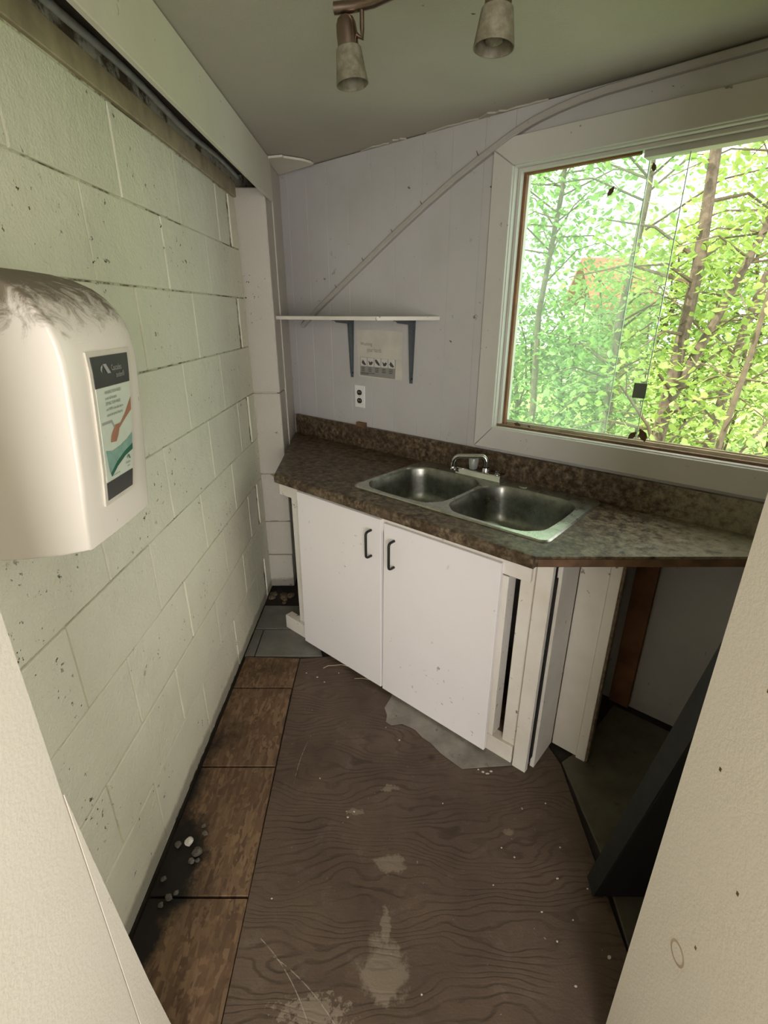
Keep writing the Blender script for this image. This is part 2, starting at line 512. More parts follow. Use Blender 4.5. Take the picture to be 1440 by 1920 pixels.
# strand boards along the block wall
ysp = [-.3, .908, 1.348, 1.762]
for a, b in zip(ysp[:-1], ysp[1:]):
    xa, xb = (-.362 + (-.046) * max(0, a) / 1.76, -.362 + (-.046) * b / 1.76)
    sheet('strand_board', [(-.672, a + .004), (xa - .004, a + .004), (xb - .004, b - .003), (-.672, b - .003)], 'osb')
sheet('strand_board', [(-.672, 1.768), (-.410, 1.768), (-.410, 1.968), (-.672, 1.980)], 'osb')
# vinyl tiles left in the corner, behind the boards
sheet('vinyl_tile', [(-.68, 1.988), (-.634, 1.988), (-.638, 2.202), (-.68, 2.205)], 'vinyl')
sheet('vinyl_tile', [(-.629, 1.988), (-.30, 1.984), (-.36, 2.204), (-.633, 2.202)], 'vinyl')
sheet('vinyl_tile', [(-.68, 2.212), (-.36, 2.209), (-.36, 2.43), (-.68, 2.435)], 'vinyl')
# darker sheets on the right
sheet('linoleum_sheet', [(.642, .70), (1.44, .70), (1.44, 1.02), (.668, 1.02), (.642, .76)], 'lino')
sheet('linoleum_sheet', [(.672, 1.026), (1.44, 1.026), (1.44, 1.24), (.98, 1.66), (.74, 1.42), (.662, 1.37)], 'lino')
# torn vinyl by the cabinet foot
sheet('vinyl_scrap', [(.002, 1.64), (.012, 1.60), (.008, 1.562), (.030, 1.545), (.072, 1.552), (.104, 1.535), (.125, 1.520), (.150, 1.483), (.182, 1.455), (.214, 1.408), (.250, 1.372), (.286, 1.338),
      (.36, 1.344), (.473, 1.353), (.56, 1.366), (.56, 1.44), (.30, 1.66), (.06, 1.80), (.03, 1.70)], 'vinyl_scrap', .0005, .0035, .0006)

# ---- left wall of painted blocks
wl = mk('wall_left', MB().box(XL - .16, XL - .006, YF - .3, 3.25, -.1, ZC), 'mortar', en=False, kind='structure')
rows = [0.0, .25, .467, .697, .925, 1.163, 1.395, 1.62, 1.83, 2.042]
rnd = random.Random(3)
for r in range(9):
    z0, z1 = rows[r], rows[r + 1]
    js = [y for y in ([1.08, 1.50, 1.92, 2.34] if r % 2 == 0 else [.89, 1.31, 1.735, 2.15])]
    js = [YL - .02] + [y + rnd.uniform(-.012, .012) for y in js]
    end = 2.648
    js += [2.50, 2.535, end] if r % 2 == 0 else [end]
    for a, b in zip(js[:-1], js[1:]):
        g = .0022
        narrow = (b - a) < .06
        top = XL + rnd.uniform(-.0012, .0012) - (.010 if narrow else 0)
        mk('block', MB().box(XL - .05, top, a + g, b - g, z0 + g, z1 - g), 'block', parent=wl, bevel=.0035 if not narrow else .002, seg=2)

# ---- corner pillar
wc = mk('wall_corner', MB().box(XL - .03, -.566, 2.664, 3.2, 0, 2.075), 'mortar', en=False, kind='structure')
pz = [0.0, .215, .43, .718, 1.162, 2.088]
for a, b in zip(pz[:-1], pz[1:]):
    mk('block', MB().box(XL - .012, -.546 + rnd.uniform(-.003, .002), 2.652 + rnd.uniform(-.002, .002), 2.99, a + .002, b - .002), 'pillar', parent=wc, bevel=.006, seg=2)
mk('corner_post', MB().box(-.575, -.541, 2.80, 3.13, 0, ZC), 'pillar', parent=wc, bevel=.003)

# ---- ceiling, fascia and the gap over the block wall
pa, pb = EN(-2.75, 2.02, 0), EN(.45, 2.02, 0)
cl = mk('ceiling', MB().prism([(-1.0, YF - .15), (pb.x, YF - .15), (pb.x, pb.y), (pa.x, pa.y), (-1.0, pa.y)], ZC, ZC + .06), 'ceiling', en=False, kind='structure')
mk('trim_1', MB().box(-.544, -.528, YL, 2.74, 2.046, ZC - .004), 'board_paint', en=False, kind='structure', bevel=.002)
mk('trim_2', MB().box(XL - .06, XL + .006, YL, 2.66, 2.046, 2.105), 'tan_wood', en=False, kind='structure', bevel=.002)
tj = mk('trim_3', MB().box(XL + .012, XL + .055, YL, 2.66, 2.135, ZC - .004), 'dark_wood', en=False, kind='structure', bevel=.002)
mk('conduit', MB().tube([(XL + .03, YF + .01 + i * .1, 2.118 + .006 * math.sin(i * .8)) for i in range(21)], .0095, 10), 'metal_grey', en=False, base=(XL + .03, 1.6, 2.118),
   label='thin grey metal conduit running along the gap above the block wall', cat='conduit')
mk('cable', MB().tube([(XL + .085, YF + .01 + i * .1, 2.15 + .012 * math.sin(i * 1.3 + 1)) for i in range(21)], .006, 8), 'rubber_gap_shade', en=False, base=(XL + .085, 1.6, 2.15),
   label='dark cable sagging in the gap behind the white fascia board', cat='cable')
# torn scrap of board closing the corner under the ceiling
mk('board_scrap', MB().prism([(-.538, 2.70), (-.46, 2.675), (-.455, 2.69), (-.38, 2.735), (-.345, 2.775), (-.335, 2.80), (-.53, 2.985), (-.538, 2.985)], ZC - .013, ZC - .004), 'board_paint', en=False, base=(-.45, 2.8, ZC - .013),
   label='torn white board scrap under the ceiling in the corner by the fascia', cat='board')

# torn ceiling edge along the window wall
for e_, w_, d_ in ((-1.72, .09, .018), (-1.60, .05, .026), (-1.33, .12, .014), (-1.15, .06, .030), (-1.04, .10, .012)):
    pts_ = [EN(e_ - w_, NB - .002, 0), EN(e_ - w_ * .5, NB - d_ * .6, 0), EN(e_ - w_ * .1, NB - d_, 0), EN(e_ + w_ * .3, NB - d_ * .5, 0), EN(e_ + w_ * .6, NB - d_ * .75, 0), EN(e_ + w_, NB - .002, 0)]
    mk('torn_edge', MB().prism([(p_.x, p_.y) for p_ in pts_], ZC - .006, ZC - .0005), 'ceiling', parent=cl)

# ---- window wall
E0, E1 = -2.75, .30
WE0, WE1, WZ0, WZ1 = -1.045, -.02, 1.095, 2.045
wb = mk('wall_back', MB().box(E0, E1, NB + .03, NB + .12, -.1, .86).box(E0, WE0 - .01, NB + .03, NB + .12, .86, ZC + .02).box(WE1 + .01, E1 + .1, NB + .03, NB + .12, .86, ZC + .02)
        .box(WE0 - .01, WE1 + .01, NB + .03, NB + .12, .86, WZ0 - .01).box(WE0 - .01, WE1 + .01, NB + .03, NB + .12, WZ1 + .01, ZC + .02), 'panel', kind='structure')
# grooved wall panelling: strips between the pillar and the window
ed = [-2.40, -2.335, -2.19, -2.045, -1.90, -1.755, -1.61, -1.465, -1.32, -1.175, WE0 - .01]
for a, b in zip(ed[:-1], ed[1:]):
    mk('panel_strip', MB().box(a + .0003, b - .0003, NB, NB + .028, .86, ZC - .004), 'panel', parent=wb, bevel=.0006)
mk('panel_strip', MB().box(WE0 - .009, E1, NB, NB + .028, WZ1 + .01, ZC - .004), 'panel', parent=wb)
mk('panel_strip', MB().box(WE0 - .009, E1, NB, NB + .028, .86, WZ0 - .01), 'panel', parent=wb)
mk('panel_strip', MB().box(WE1 + .01, E1, NB, NB + .028, WZ0 - .01, WZ1 + .01), 'panel', parent=wb)
# under the counter: lower panel and a bare stud
mk('lower_panel', MB().box(-.300, E1, NB + .018, NB + .03, .045, .85), 'panel', parent=wb, bevel=.001)
mk('stud', MB().box(-.383, -.306, NB - .002, NB + .032, 0, .85), 'stud', parent=wb, bevel=.002)
# ---- window: casing boards, jamb, sashes
wn = thing('window_1', (-.53, NB, WZ0), kind='structure')
cw = .083
t0 = NB - .016
def cas(poly):
    mk('casing_board', MB().extr([(x, t0, z) for x, z in poly], (0, .016, 0)), 'casing', parent=wn, bevel=.002)
zt = .088
cas([(WE0 - cw, WZ0 - cw - .006), (WE0, WZ0), (WE0, WZ1), (WE0 - cw, WZ1 + zt * .66)])
cas([(WE0 - cw, WZ1 + zt * .68), (WE0, WZ1 + .001), (WE1, WZ1 + .001), (WE1 + cw, WZ1 + zt * .95), (WE0 - cw + .06, WZ1 + zt)])
cas([(WE0 - cw + .002, WZ0 - cw - .008), (WE1 + cw, WZ0 - cw - .008), (WE1, WZ0 - .001), (WE0 + .001, WZ0 - .001)])
cas([(WE1, WZ0), (WE1 + cw, WZ0 - cw), (WE1 + cw, WZ1 + zt), (WE1, WZ1)])
# jamb liners through the wall and the stop boards
jl = 'casing'
for nm, bx in (('jamb', (WE0 - .01, WE0 + .004, NB - .004, NB + .13, WZ0 - .008, WZ1 + .008)), ('jamb', (WE1 - .004, WE1 + .01, NB - .004, NB + .13, WZ0 - .008, WZ1 + .008)),
               ('head', (WE0 - .01, WE1 + .01, NB - .004, NB + .13, WZ1 - .004, WZ1 + .01)), ('sill', (WE0 - .01, WE1 + .01, NB - .006, NB + .15, WZ0 - .012, WZ0 + .004))):
    mk(nm, MB().box(*bx), jl, parent=wn, bevel=.0015)
for bx in ((WE0 + .004, WE0 + .016, NB + .022, NB + .045, WZ0 + .004, WZ1 - .004),):
    mk('stop_board', MB().box(*bx), 'casing', parent=wn, bevel=.001)
mk('stop_board', MB().box(WE0 + .004, WE0 + .026, NB + .046, NB + .066, WZ0 + .004, WZ1 - .004), 'stud', parent=wn, bevel=.001)
mk('stop_board', MB().box(WE0 + .026, -.63, NB + .046, NB + .066, WZ1 - .022, WZ1 - .004), 'stud', parent=wn, bevel=.001)
mk('stop_board', MB().box(WE0 + .016, WE1, NB + .022, NB + .045, WZ1 - .016, WZ1 - .004), 'casing', parent=wn, bevel=.001)
for nn in (.052, .086):
    mk('track', MB().box(WE0 + .004, WE1 - .004, NB + nn + .014, NB + nn + .022, WZ0 + .004, WZ0 + .018), 'tan_wood', parent=wn)
mk('track', MB().box(WE0 + .004, WE1 - .004, NB + .018, NB + .032, WZ0 + .004, WZ0 + .013), 'raw_wood', parent=wn)
mk('track', MB().box(-.62, WE1 - .004, NB + .05, NB + .10, WZ1 - .034, WZ1 - .004), 'casing', parent=wn, bevel=.001)
def pane(a, b, nn, top):
    p = mk('glass_pane', MB().box(a, b, NB + nn, NB + nn + .004, WZ0 + .008, top), 'glass', parent=wn)
    mk('pane_edge', MB().box(b, b + .0028, NB + nn - .0005, NB + nn + .0045, WZ0 + .008, top), 'glass_edge', parent=p)
pane(WE0 + .010, -.492, .072, WZ1 - .012)
pane(WE0 + .012, -.617, .106, WZ1 - .012)
mk('latch_plate', MB().box(-.530, -.486, NB + .067, NB + .071, 1.265, 1.318), 'latch', parent=wn, bevel=.001)

# ---- right wall and the front wall with the doorway the camera looks through
mk('wall_right', MB().box(XR, XR + .1, YF - .2, 1.6, -.1, ZC + .02), 'panel', en=False, kind='structure')
XJL, XJR, YL = -.451, .4905, .50
wf = mk('wall_front', MB().box(XJR, XR + .1, .10, YF, -.02, ZC + .1).box(-1.5, XJL, .10, YL, -.02, ZC + .1).box(XJL, XJR, .10, YL, 2.27, 2.42), 'jamb_paint', en=False, kind='structure', bevel=.002)
# filler board continuing the left reveal, widening towards its foot
fb = [(YL + .001, .0), (.598, .0), (.572, .16), (.550, .36), (.527, .62), (.513, .78), (.5015, .92), (YL + .001, .92)]
mk('reveal_board', MB().extr([(-.475, y, z) for y, z in fb], (.0242, 0, 0)), 'jamb_paint', parent=wf, bevel=.0008)
# ring-shaped stain on the right reveal: a faint dried ring, flat print
ring = MB()
rv, rf = [], []
for k in range(28):
    a = 2 * math.pi * k / 28
    for rr in (.0145, .0185):
        rv.append((XJR - .0004, .496 + rr * 1.0 * math.cos(a), .557 + rr * 1.15 * math.sin(a)))
for k in range(28):
    rf.append((2 * k, 2 * k + 1, (2 * k + 3) % 56, (2 * k + 2) % 56))
MAT['ring'] = plain('ring_stain', (.50, .40, .28), .6, 0, .2, 40)
mk('ring_stain', ring.add(rv, rf), 'ring', parent=wf)
# nail dents on the reveals
for i, (y, z) in enumerate(((.50, 1.10), (.53, .93), (.468, .62), (.44, .80))):
    mk('nail_dent', MB().box(XJR - .0006, XJR, y, y + .004, z, z + .006), 'raw_wood', parent=wf)
# ---- entrance hall behind the camera (open doorway at its far end)
mk('wall_hall_left', MB().box(-1.6, -1.5, YH, .2, -.1, 2.5), 'jamb_paint', en=False, kind='structure')
mk('wall_hall_right', MB().box(1.5, 1.6, YH, -1.25, -.1, 2.5).box(1.5, 1.6, -.25, .2, -.1, 2.5).box(1.5, 1.6, -1.25, -.25, -.1, .85).box(1.5, 1.6, -1.25, -.25, 2.05, 2.5), 'jamb_paint', en=False, kind='structure')  # side opening added for the hall fill light
mk('wall_hall_end', MB().box(-1.6, -.55, YH - .1, YH, -.1, 2.5).box(1.05, 1.6, YH - .1, YH, -.1, 2.5).box(-.55, 1.05, YH - .1, YH, 2.25, 2.5), 'jamb_paint', en=False, kind='structure')
mk('ceiling_hall', MB().box(-1.6, 1.6, YH - .1, .7, 2.42, 2.5), 'ceiling', en=False, kind='structure')

# ================================================================== CABINET, COUNTER, SINK
ZT = .88
cab = thing('sink_cabinet', (-1.15, 1.6, 0), 'white two-door base cabinet with black handles under the sink counter', 'cabinet')
CB = lambda nm, bx, mat='frame_paint', bv=.0015, par=None: mk(nm, MB().box(*bx), mat, parent=par or cab, bevel=bv)
CB('top_rail', (-1.812, -.552, 1.327, 1.345, .764, .842))
CB('left_stile', (-1.762, -1.722, 1.353, 1.38, .077, .842)).name = 'stile'
CB('stile', (-.668, -.629, 1.335, 1.392, .077, .755))
CB('stile', (-.593, -.537, 1.3455, 1.366, .077, .842))
CB('stile', (-.537, -.486, 1.330, 1.352, .0, .842))
CB('stile', (-1.20, -1.12, 1.346, 1.366, .077, .842))
CB('base_rail', (-1.858, -.545, 1.334, 1.378, 0, .076))
CB('bottom_board', (-1.74, -.50, 1.38, 1.86, .06, .076), 'raw_wood')
CB('side_panel', (-1.765, -1.748, 1.382, 1.88, 0, .842))
CB('side_panel', (-.488, -.472, 1.372, 1.528, 0, .842))
CB('side_panel', (-.478, -.466, 1.55, 1.86, 0, .842))
CB('end_plank', (-.470, -.376, 1.528, 1.548, 0, .842))
CB('end_plank', (-.3745, -.341, 1.520, 1.548, 0, .842))
CB('rough_edge', (-.3405, -.332, 1.5215, 1.547, 0, .842), 'raw_edge', .002)
CB('gap_shade_strip', (-.4855, -.4815, 1.356, 1.371, .05, .79), 'rubber_gap_shade', 0)  # black strip added to paint the shade of the narrow gap
# doors, leaning out a touch at the foot
def door(e0, e1, zb, zt_, he, hz):
    nb, nt = 1.306, 1.313
    th = .018
    d = mk('door', MB().hexa([(e0 - .004, nb, zb), (e1 + .004, nb, zb), (e1 + .004, nb + th, zb), (e0 - .004, nb + th, zb), (e0, nt, zt_), (e1, nt, zt_), (e1, nt + th, zt_), (e0, nt + th, zt_)]), 'door_paint', parent=cab, bevel=.0015)
    L = .112
    pts = [(he, 1.312, hz + L / 2)]
    for i in range(7):
        a = math.pi / 2 * i / 6
        pts.append((he, 1.288 - .014 * math.sin(a) + .006, hz + L / 2 - .012 * (1 - math.cos(a))))
    low = [(p[0], p[1], 2 * hz - p[2]) for p in pts[::-1]]
    mk('handle', MB().tube(pts + low, .0052, 10), 'black', parent=d)
door(-1.668, -1.166, .018, .815, -1.216, .702)
door(-1.150, -.648, .016, .806, -1.097, .691)

# ---- countertop with sink cut-out
def rrect(x0, x1, y0, y1, r, n=6, bulge=0.0):
    pts = []
    for cx, cy, a0 in ((x1 - r, y1 - r, 0), (x0 + r, y1 - r, 90), (x0 + r, y0 + r, 180), (x1 - r, y0 + r, 270)):
        for i in range(n + 1):
            a = math.radians(a0 + 90 * i / n)
            pts.append((cx + r * math.cos(a), cy + r * math.sin(a)))
    if bulge:
        mx, my = (x0 + x1) / 2, (y0 + y1) / 2
        out = []
        sub = []
        for i, p in enumerate(pts):
            q = pts[(i + 1) % len(pts)]
            sub.append(p)
            L = math.dist(p, q)
            if L > .08:
                for k in range(1, 6):
                    sub.append((p[0] + (q[0] - p[0]) * k / 6, p[1] + (q[1] - p[1]) * k / 6))
        for x, y in sub:
            ux, uy = (x - mx) / ((x1 - x0) / 2), (y - my) / ((y1 - y0) / 2)
            fx = bulge * max(0, 1 - uy * uy) * (1 if ux > 0 else -1) * (abs(ux) > .9)
            fy = bulge * max(0, 1 - ux * ux) * (1 if uy > 0 else -1) * (abs(uy) > .9)
            out.append((x + fx, y + fy))
        pts = out
    return pts
def holed(outer, holes):
    """flat triangulated plate with holes: list of (x, y), triangles"""
    bm = bmesh.new()
    eds = []
    for loop in [outer] + holes:
        vs = [bm.verts.new((x, y, 0)) for x, y in loop]
        eds += [bm.edges.new((vs[i], vs[(i + 1) % len(vs)])) for i in range(len(vs))]
    bmesh.ops.triangle_fill(bm, edges=eds, use_beauty=True, normal=(0, 0, 1))
    bm.verts.index_update()
    V_ = [(v.co.x, v.co.y) for v in bm.verts]
    F_ = [tuple(v.index for v in f.verts) for f in bm.faces]
    bm.free()
    return V_, F_
bowlL = rrect(-1.368, -1.000, 1.422, 1.796, .075, 6, .012)
bowlR = rrect(-.962, -.592, 1.422, 1.796, .075, 6, .012)
ct = thing('countertop', (-1.15, 1.6, .842), 'brown mottled laminate countertop with angled ends along the window wall', 'countertop')
FRN = 1.288
outer = [(-1.782, FRN), (-.530, FRN), (.165, 1.896), (.165, 1.9), (-2.350, 1.9), (-2.362, 1.884)]
# world outline: left end follows the pillar, right end runs square to the room
cutout = rrect(-1.384, -.574, 1.408, 1.812, .03, 4)
V_, F_ = holed(outer, [cutout])
top = MB()
nv = len(V_)
top.add([(x, y, ZT) for x, y in V_] + [(x, y, .845) for x, y in V_], F_ + [tuple(i + nv for i in f)[::-1] for f in F_])
for loop in (outer, cutout):
    o_ = [min(range(nv), key=lambda k: math.dist(V_[k], p)) for p in loop]
    top.f += [(o_[i], o_[(i + 1) % len(o_)], o_[(i + 1) % len(o_)] + nv, o_[i] + nv) for i in range(len(o_))]
mk('top_slab', top, 'counter', parent=ct)
# rolled front edge
fe = MB()
pr = [(FRN + .004, .8806), (FRN - .003, .879), (FRN - .0085, .873), (FRN - .010, .864), (FRN - .010, .846), (FRN - .006, .840), (FRN + .012, .840), (FRN + .012, .8806)]
n = len(pr)
fe.add([(-1.779, a, b) for a, b in pr] + [(-.530, a, b) for a, b in pr], [tuple(range(n)), tuple(range(n, 2 * n))[::-1]] + [(i, (i + 1) % n, n + (i + 1) % n, n + i) for i in range(n)])
fe.sm = True
mk('front_edge', fe, 'counter', parent=ct)
# raw underside edge along the right-hand cut
d_ = Vector((.165 + .530, 1.896 - FRN, 0)).normalized()
p0 = Vector((-.522, FRN + .004, 0))
mk('raw_edge', MB().extr([p0 + Vector((0, 0, .848)), p0 + d_ * .88 + Vector((0, 0, .848)), p0 + d_ * .88 + Vector((0, 0, .872)), p0 + Vector((0, 0, .872))], (.0012 * d_.y, -.0012 * d_.x, 0)), 'raw_wood', parent=ct)
bs = mk('backsplash', MB().extr([(-2.36, 1.911, .86), (-2.36, 1.911, .992), (.19, 1.911, .992), (.19, 1.911, .86)], (0, -.021, 0)), 'counter', parent=ct, bevel=.003, seg=2)
mk('notch', MB().box(-1.852, -1.795, 1.8885, 1.9115, .990, 1.012), 'raw_wood', parent=ct)

mk('splinter', MB().hexa([(-1.84, 1.305, .858), (-1.776, 1.288, .852), (-1.776, 1.306, .852), (-1.83, 1.312, .858), (-1.84, 1.305, .861), (-1.776, 1.288, .862), (-1.776, 1.306, .862), (-1.83, 1.312, .861)]), 'tan_wood', parent=ct)
# ---- double-bowl sink
sk = thing('kitchen_sink', (-.97, 1.64, ZT), 'stainless steel double-bowl drop-in sink in the brown counter', 'sink')
rim_o = rrect(-1.392, -.545, 1.395, 1.885, .028, 4)
V_, F_ = holed(rim_o, [bowlL, bowlR])
deck = MB()
nv = len(V_)
deck.add([(x, y, ZT + .0065) for x, y in V_], F_)
lo_ = [(x + (x + .968) * .012, y + (y - 1.64) * .018) for x, y in rim_o]
ring_ = [(x, y, ZT + .0065) for x, y in rim_o] + [(x, y, ZT + .001) for x, y in lo_]
m_ = len(rim_o)
deck.add(ring_, [(i, (i + 1) % m_, m_ + (i + 1) % m_, m_ + i) for i in range(m_)])
deck.sm = True
mk('deck', deck, 'steel', parent=sk)
def bowl(loop, depth):
    mx = sum(p[0] for p in loop) / len(loop); my = sum(p[1] for p in loop) / len(loop)
    prof = [(1.0, .0), (.988, -.004), (.975, -.012), (.955, -.05), (.935, -.10), (.915, -depth + .045), (.89, -depth + .022), (.83, -depth + .007), (.74, -depth), (.4, -depth - .004), (.12, -depth - .008)]
    b = MB(); k = len(loop)
    vs = []
    for s_, dz in prof:
        vs += [(mx + (x - mx) * s_, my + (y - my) * s_, ZT + .0065 + dz) for x, y in loop]
    fs = [(r * k + i, r * k + (i + 1) % k, (r + 1) * k + (i + 1) % k, (r + 1) * k + i) for r in range(len(prof) - 1) for i in range(k)]
    fs.append(tuple((len(prof) - 1) * k + i for i in range(k)))
    b.add(vs, fs); b.sm = True
    o = mk('bowl', b, 'steel_bowl', parent=sk)
    zb = ZT + .0065 - depth - .006
    mk('drain', MB().lathe([(.048, .0015), (.045, .004), (.036, .003), (.032, -.002), (.006, -.003), (.004, .002), (.0001, .002)], (mx, my, zb), seg=24), 'chrome', parent=o)
bowl(bowlL, .165); bowl(bowlR, .165)
mk('hole_cover', MB().lathe([(.021, 0), (.019, .003), (.0001, .0035)], (-.845, 1.842, ZT + .0065), seg=20), 'steel', parent=sk)

# ---- faucet
fz = ZT + .0065
fa = thing('faucet', (-1.055, 1.838, fz), 'chrome faucet with swivel spout and one clear knob behind the sink bowls', 'faucet')
mk('base_plate', MB().extr([(-1.165, 1.812, fz), (-1.165, 1.864, fz), (-1.165, 1.858, fz + .026), (-1.165, 1.822, fz + .026)], (.222, 0, 0)), 'chrome', parent=fa, bevel=.003, seg=2)
mk('end_cap', MB().box(-.9435, -.938, 1.811, 1.865, fz, fz + .028), 'chrome', parent=fa, bevel=.002)
rx, ry = -1.026, 1.842
col = mk('collar', MB().lathe([(.017, .024), (.017, .038), (.0145, .042), (.0145, .046)], (rx, ry, fz), seg=20), 'chrome', parent=fa)
sp = [(rx, ry, fz + .03), (rx, ry, fz + .072)]
tip = Vector((-1.168, 1.80, fz + .058))
A = Vector((rx, ry, fz + .072)); dirh = Vector((tip.x - rx, tip.y - ry, 0)); Lh = dirh.length; dirh.normalize()
for i in range(1, 7):
    a = math.pi / 2 * i / 6
    sp.append(tuple(A + dirh * (.022 * (1 - math.cos(a))) + Vector((0, 0, .022 * math.sin(a)))))
top_end = A + dirh * (Lh - .032) + Vector((0, 0, .012))
for i in range(0, 8):
    a = math.pi / 2 * i / 7
    sp.append(tuple(top_end + dirh * (.032 * math.sin(a)) - Vector((0, 0, .036 * (1 - math.cos(a))))))
sp.append(tuple(Vector(sp[-1]) - Vector((0, 0, .018))))
mk('spout', MB().tube(sp, .0098, 14), 'chrome', parent=fa)
tp = Vector(sp[-1])
mk('aerator', MB().lathe([(.0001, 0), (.0105, 0), (.0105, .014), (.0098, .016)], tuple(tp - Vector((0, 0, .012))), seg=16), 'chrome', parent=fa)
kb = []
for r_, h_ in ((.016, 0), (.019, .004), (.0235, .045), (.0215, .05), (.0001, .05)):
    kb.append((r_, h_))
mk('knob', MB().lathe(kb, (-1.09, 1.842, fz + .028), seg=14), 'acrylic', parent=fa)
mk('valve_stem', MB().lathe([(.013, 0), (.013, .006), (.007, .008), (.007, .018), (.0001, .018)], (-.97, 1.84, fz + .026), seg=14), 'chrome', parent=fa)

# ================================================================== SHELF, PAPERS AND FITTINGS ON THE WINDOW WALL
zs0, zs1 = 1.5225, 1.539
nf = 1.668
sh = mk('wall_shelf', MB().prism([(-2.262, nf), (-1.497, nf), (-1.349, NB - .001), (-2.13, NB - .001), (-2.13, NB - .024), (-2.245, NB - .024), (-2.245, NB - .001), (-2.35, NB - .001), (-2.35, NB - .07)], zs0, zs1), 'frame_paint', base=(-1.85, 1.8, zs0), bevel=.0015,
        label='white wooden wall shelf with one angled end above the counter', cat='shelf')
def bracket(e, label):
    b = thing('shelf_bracket', (e, NB, 1.24), label, 'bracket', 'shelf brackets')
    zt_ = zs0 - .0005
    def arm(nm, pts, w0, w1):
        # folded steel strip: flat web with a raised rib
        (a, c) = pts
        m = MB()
        if nm == 'wall_arm':
            m.hexa([(e - w1, NB - .004, a), (e + w1, NB - .004, a), (e + w1, NB, a), (e - w1, NB, a), (e - w0, NB - .004, c), (e + w0, NB - .004, c), (e + w0, NB, c), (e - w0, NB, c)])
            m.hexa([(e - w1 * .35, NB - .012, a + .02), (e + w1 * .35, NB - .012, a + .02), (e + w1 * .6, NB - .004, a + .012), (e - w1 * .6, NB - .004, a + .012),
                    (e - w0 * .35, NB - .022, c - .012), (e + w0 * .35, NB - .022, c - .012), (e + w0 * .6, NB - .004, c - .006), (e - w0 * .6, NB - .004, c - .006)])
        else:
            m.hexa([(e - w1, a, zt_ - .004), (e + w1, a, zt_ - .004), (e + w1, a, zt_), (e - w1, a, zt_), (e - w0, c, zt_ - .004), (e + w0, c, zt_ - .004), (e + w0, c, zt_), (e - w0, c, zt_)])
            m.hexa([(e - w1 * .35, a + .02, zt_ - .012), (e + w1 * .35, a + .02, zt_ - .012), (e + w1 * .6, a + .012, zt_ - .004), (e - w1 * .6, a + .012, zt_ - .004),
                    (e - w0 * .35, c - .012, zt_ - .020), (e + w0 * .35, c - .012, zt_ - .020), (e + w0 * .6, c - .006, zt_ - .004), (e - w0 * .6, c - .006, zt_ - .004)])
        mk(nm, m, 'bracket', parent=b)
    arm('wall_arm', (1.24, zt_), .020, .0085)
    arm('shelf_arm', (NB - .125, NB - .002), .018, .009)
    for zz in (1.262, 1.475):
        mk('screw', MB().lathe([(.0045, 0), (.0035, .003), (.0001, .0035)], (e + .007, NB - .004, zz), (0, -1, 0), 10), 'rubber_gap_shade', parent=b)
bracket(-1.895, 'grey steel shelf bracket at the pillar side of the paper notice')
bracket(-1.502, 'grey steel shelf bracket at the window side of the paper notice')

# ---- hand-washing notice
MAT['paper'] = plain('old_laminated_paper', (.60, .57, .50), .3, 0, .18, 9)
MAT['print_grey'] = plain('grey_print', (.27, .26, .245), .5, 0, .1, 40)
MAT['print_dark'] = plain('dark_print', (.07, .065, .06), .5, 0, .1, 40)
MAT['print_pale'] = plain('pale_print', (.60, .58, .54), .5, 0, .1, 40)
nw = thing('paper_notice', (-1.705, NB, 1.25), 'old laminated hand-washing notice stuck on the wall below the shelf', 'notice')
yn = NB - .0012
nx, nzv = (1, 0, 0), (0, 0, 1)
sheet_v = [(-1.858, 1.474), (-1.70, 1.475), (-1.566, 1.470), (-1.556, 1.462), (-1.558, 1.36), (-1.556, 1.262), (-1.565, 1.250), (-1.70, 1.246), (-1.846, 1.249), (-1.852, 1.36)]
mk('sheet', MB().extr([(x, NB, z) for x, z in sheet_v], (0, -.0012, 0)), 'paper', parent=nw)
def flat(parent, name, pts, mat, y, rev=False):
    return mk(name, MB().extr([(x, y, z) for x, z in pts], (0, -.0003, 0)), mat, parent=parent)
flat(nw, 'print_band', [(-1.833, 1.345), (-1.598, 1.343), (-1.602, 1.252), (-1.838, 1.255)], 'print_grey', yn)
MAT['print_mid'] = plain('mid_grey_print', (.17, .165, .155), .5, 0, .1, 40)
lettering(nw, 'Washing', .023, 'print_mid', (-1.832, yn, 1.402), nx, nzv)
lettering(nw, 'your hands', .030, 'print_mid', (-1.787, yn, 1.372), nx, nzv, xs=.72)
rp = random.Random(5)
for i in range(5):
    a = -1.831 + i * .0465
    flat(nw, 'picture', [(a, 1.343), (a + .042, 1.343), (a + .042, 1.302), (a, 1.302)], 'print_pale', yn - .0003)
    hand = [(a + .006, 1.318), (a + .014, 1.332), (a + .021, 1.327), (a + .030, 1.318), (a + .038, 1.309), (a + .028, 1.306), (a + .016, 1.309)]
    if i in (1, 3): hand = [(a + .006, 1.330), (a + .012, 1.326), (a + .020, 1.322), (a + .030, 1.328), (a + .038, 1.322), (a + .030, 1.310), (a + .014, 1.308)]
    if i == 2: hand = [(a + .004, 1.336), (a + .014, 1.338), (a + .034, 1.320), (a + .038, 1.308), (a + .026, 1.310), (a + .008, 1.324)]
    flat(nw, 'hand_picture', hand, 'print_dark', yn - .0006)
    for k in range(3):
        flat(nw, 'text_line', [(a + .005, 1.296 - k * .008), (a + .030 - rp.random() * .008, 1.296 - k * .008), (a + .030, 1.2925 - k * .008), (a + .005, 1.2925 - k * .008)], 'print_dark', yn - .0003)
for k, L in ((0, .095), (1, .055)):
    flat(nw, 'text_line', [(-1.832, 1.270 - k * .006), (-1.832 + L, 1.270 - k * .006), (-1.832 + L, 1.267 - k * .006), (-1.832, 1.267 - k * .006)], 'print_dark', yn - .0003)

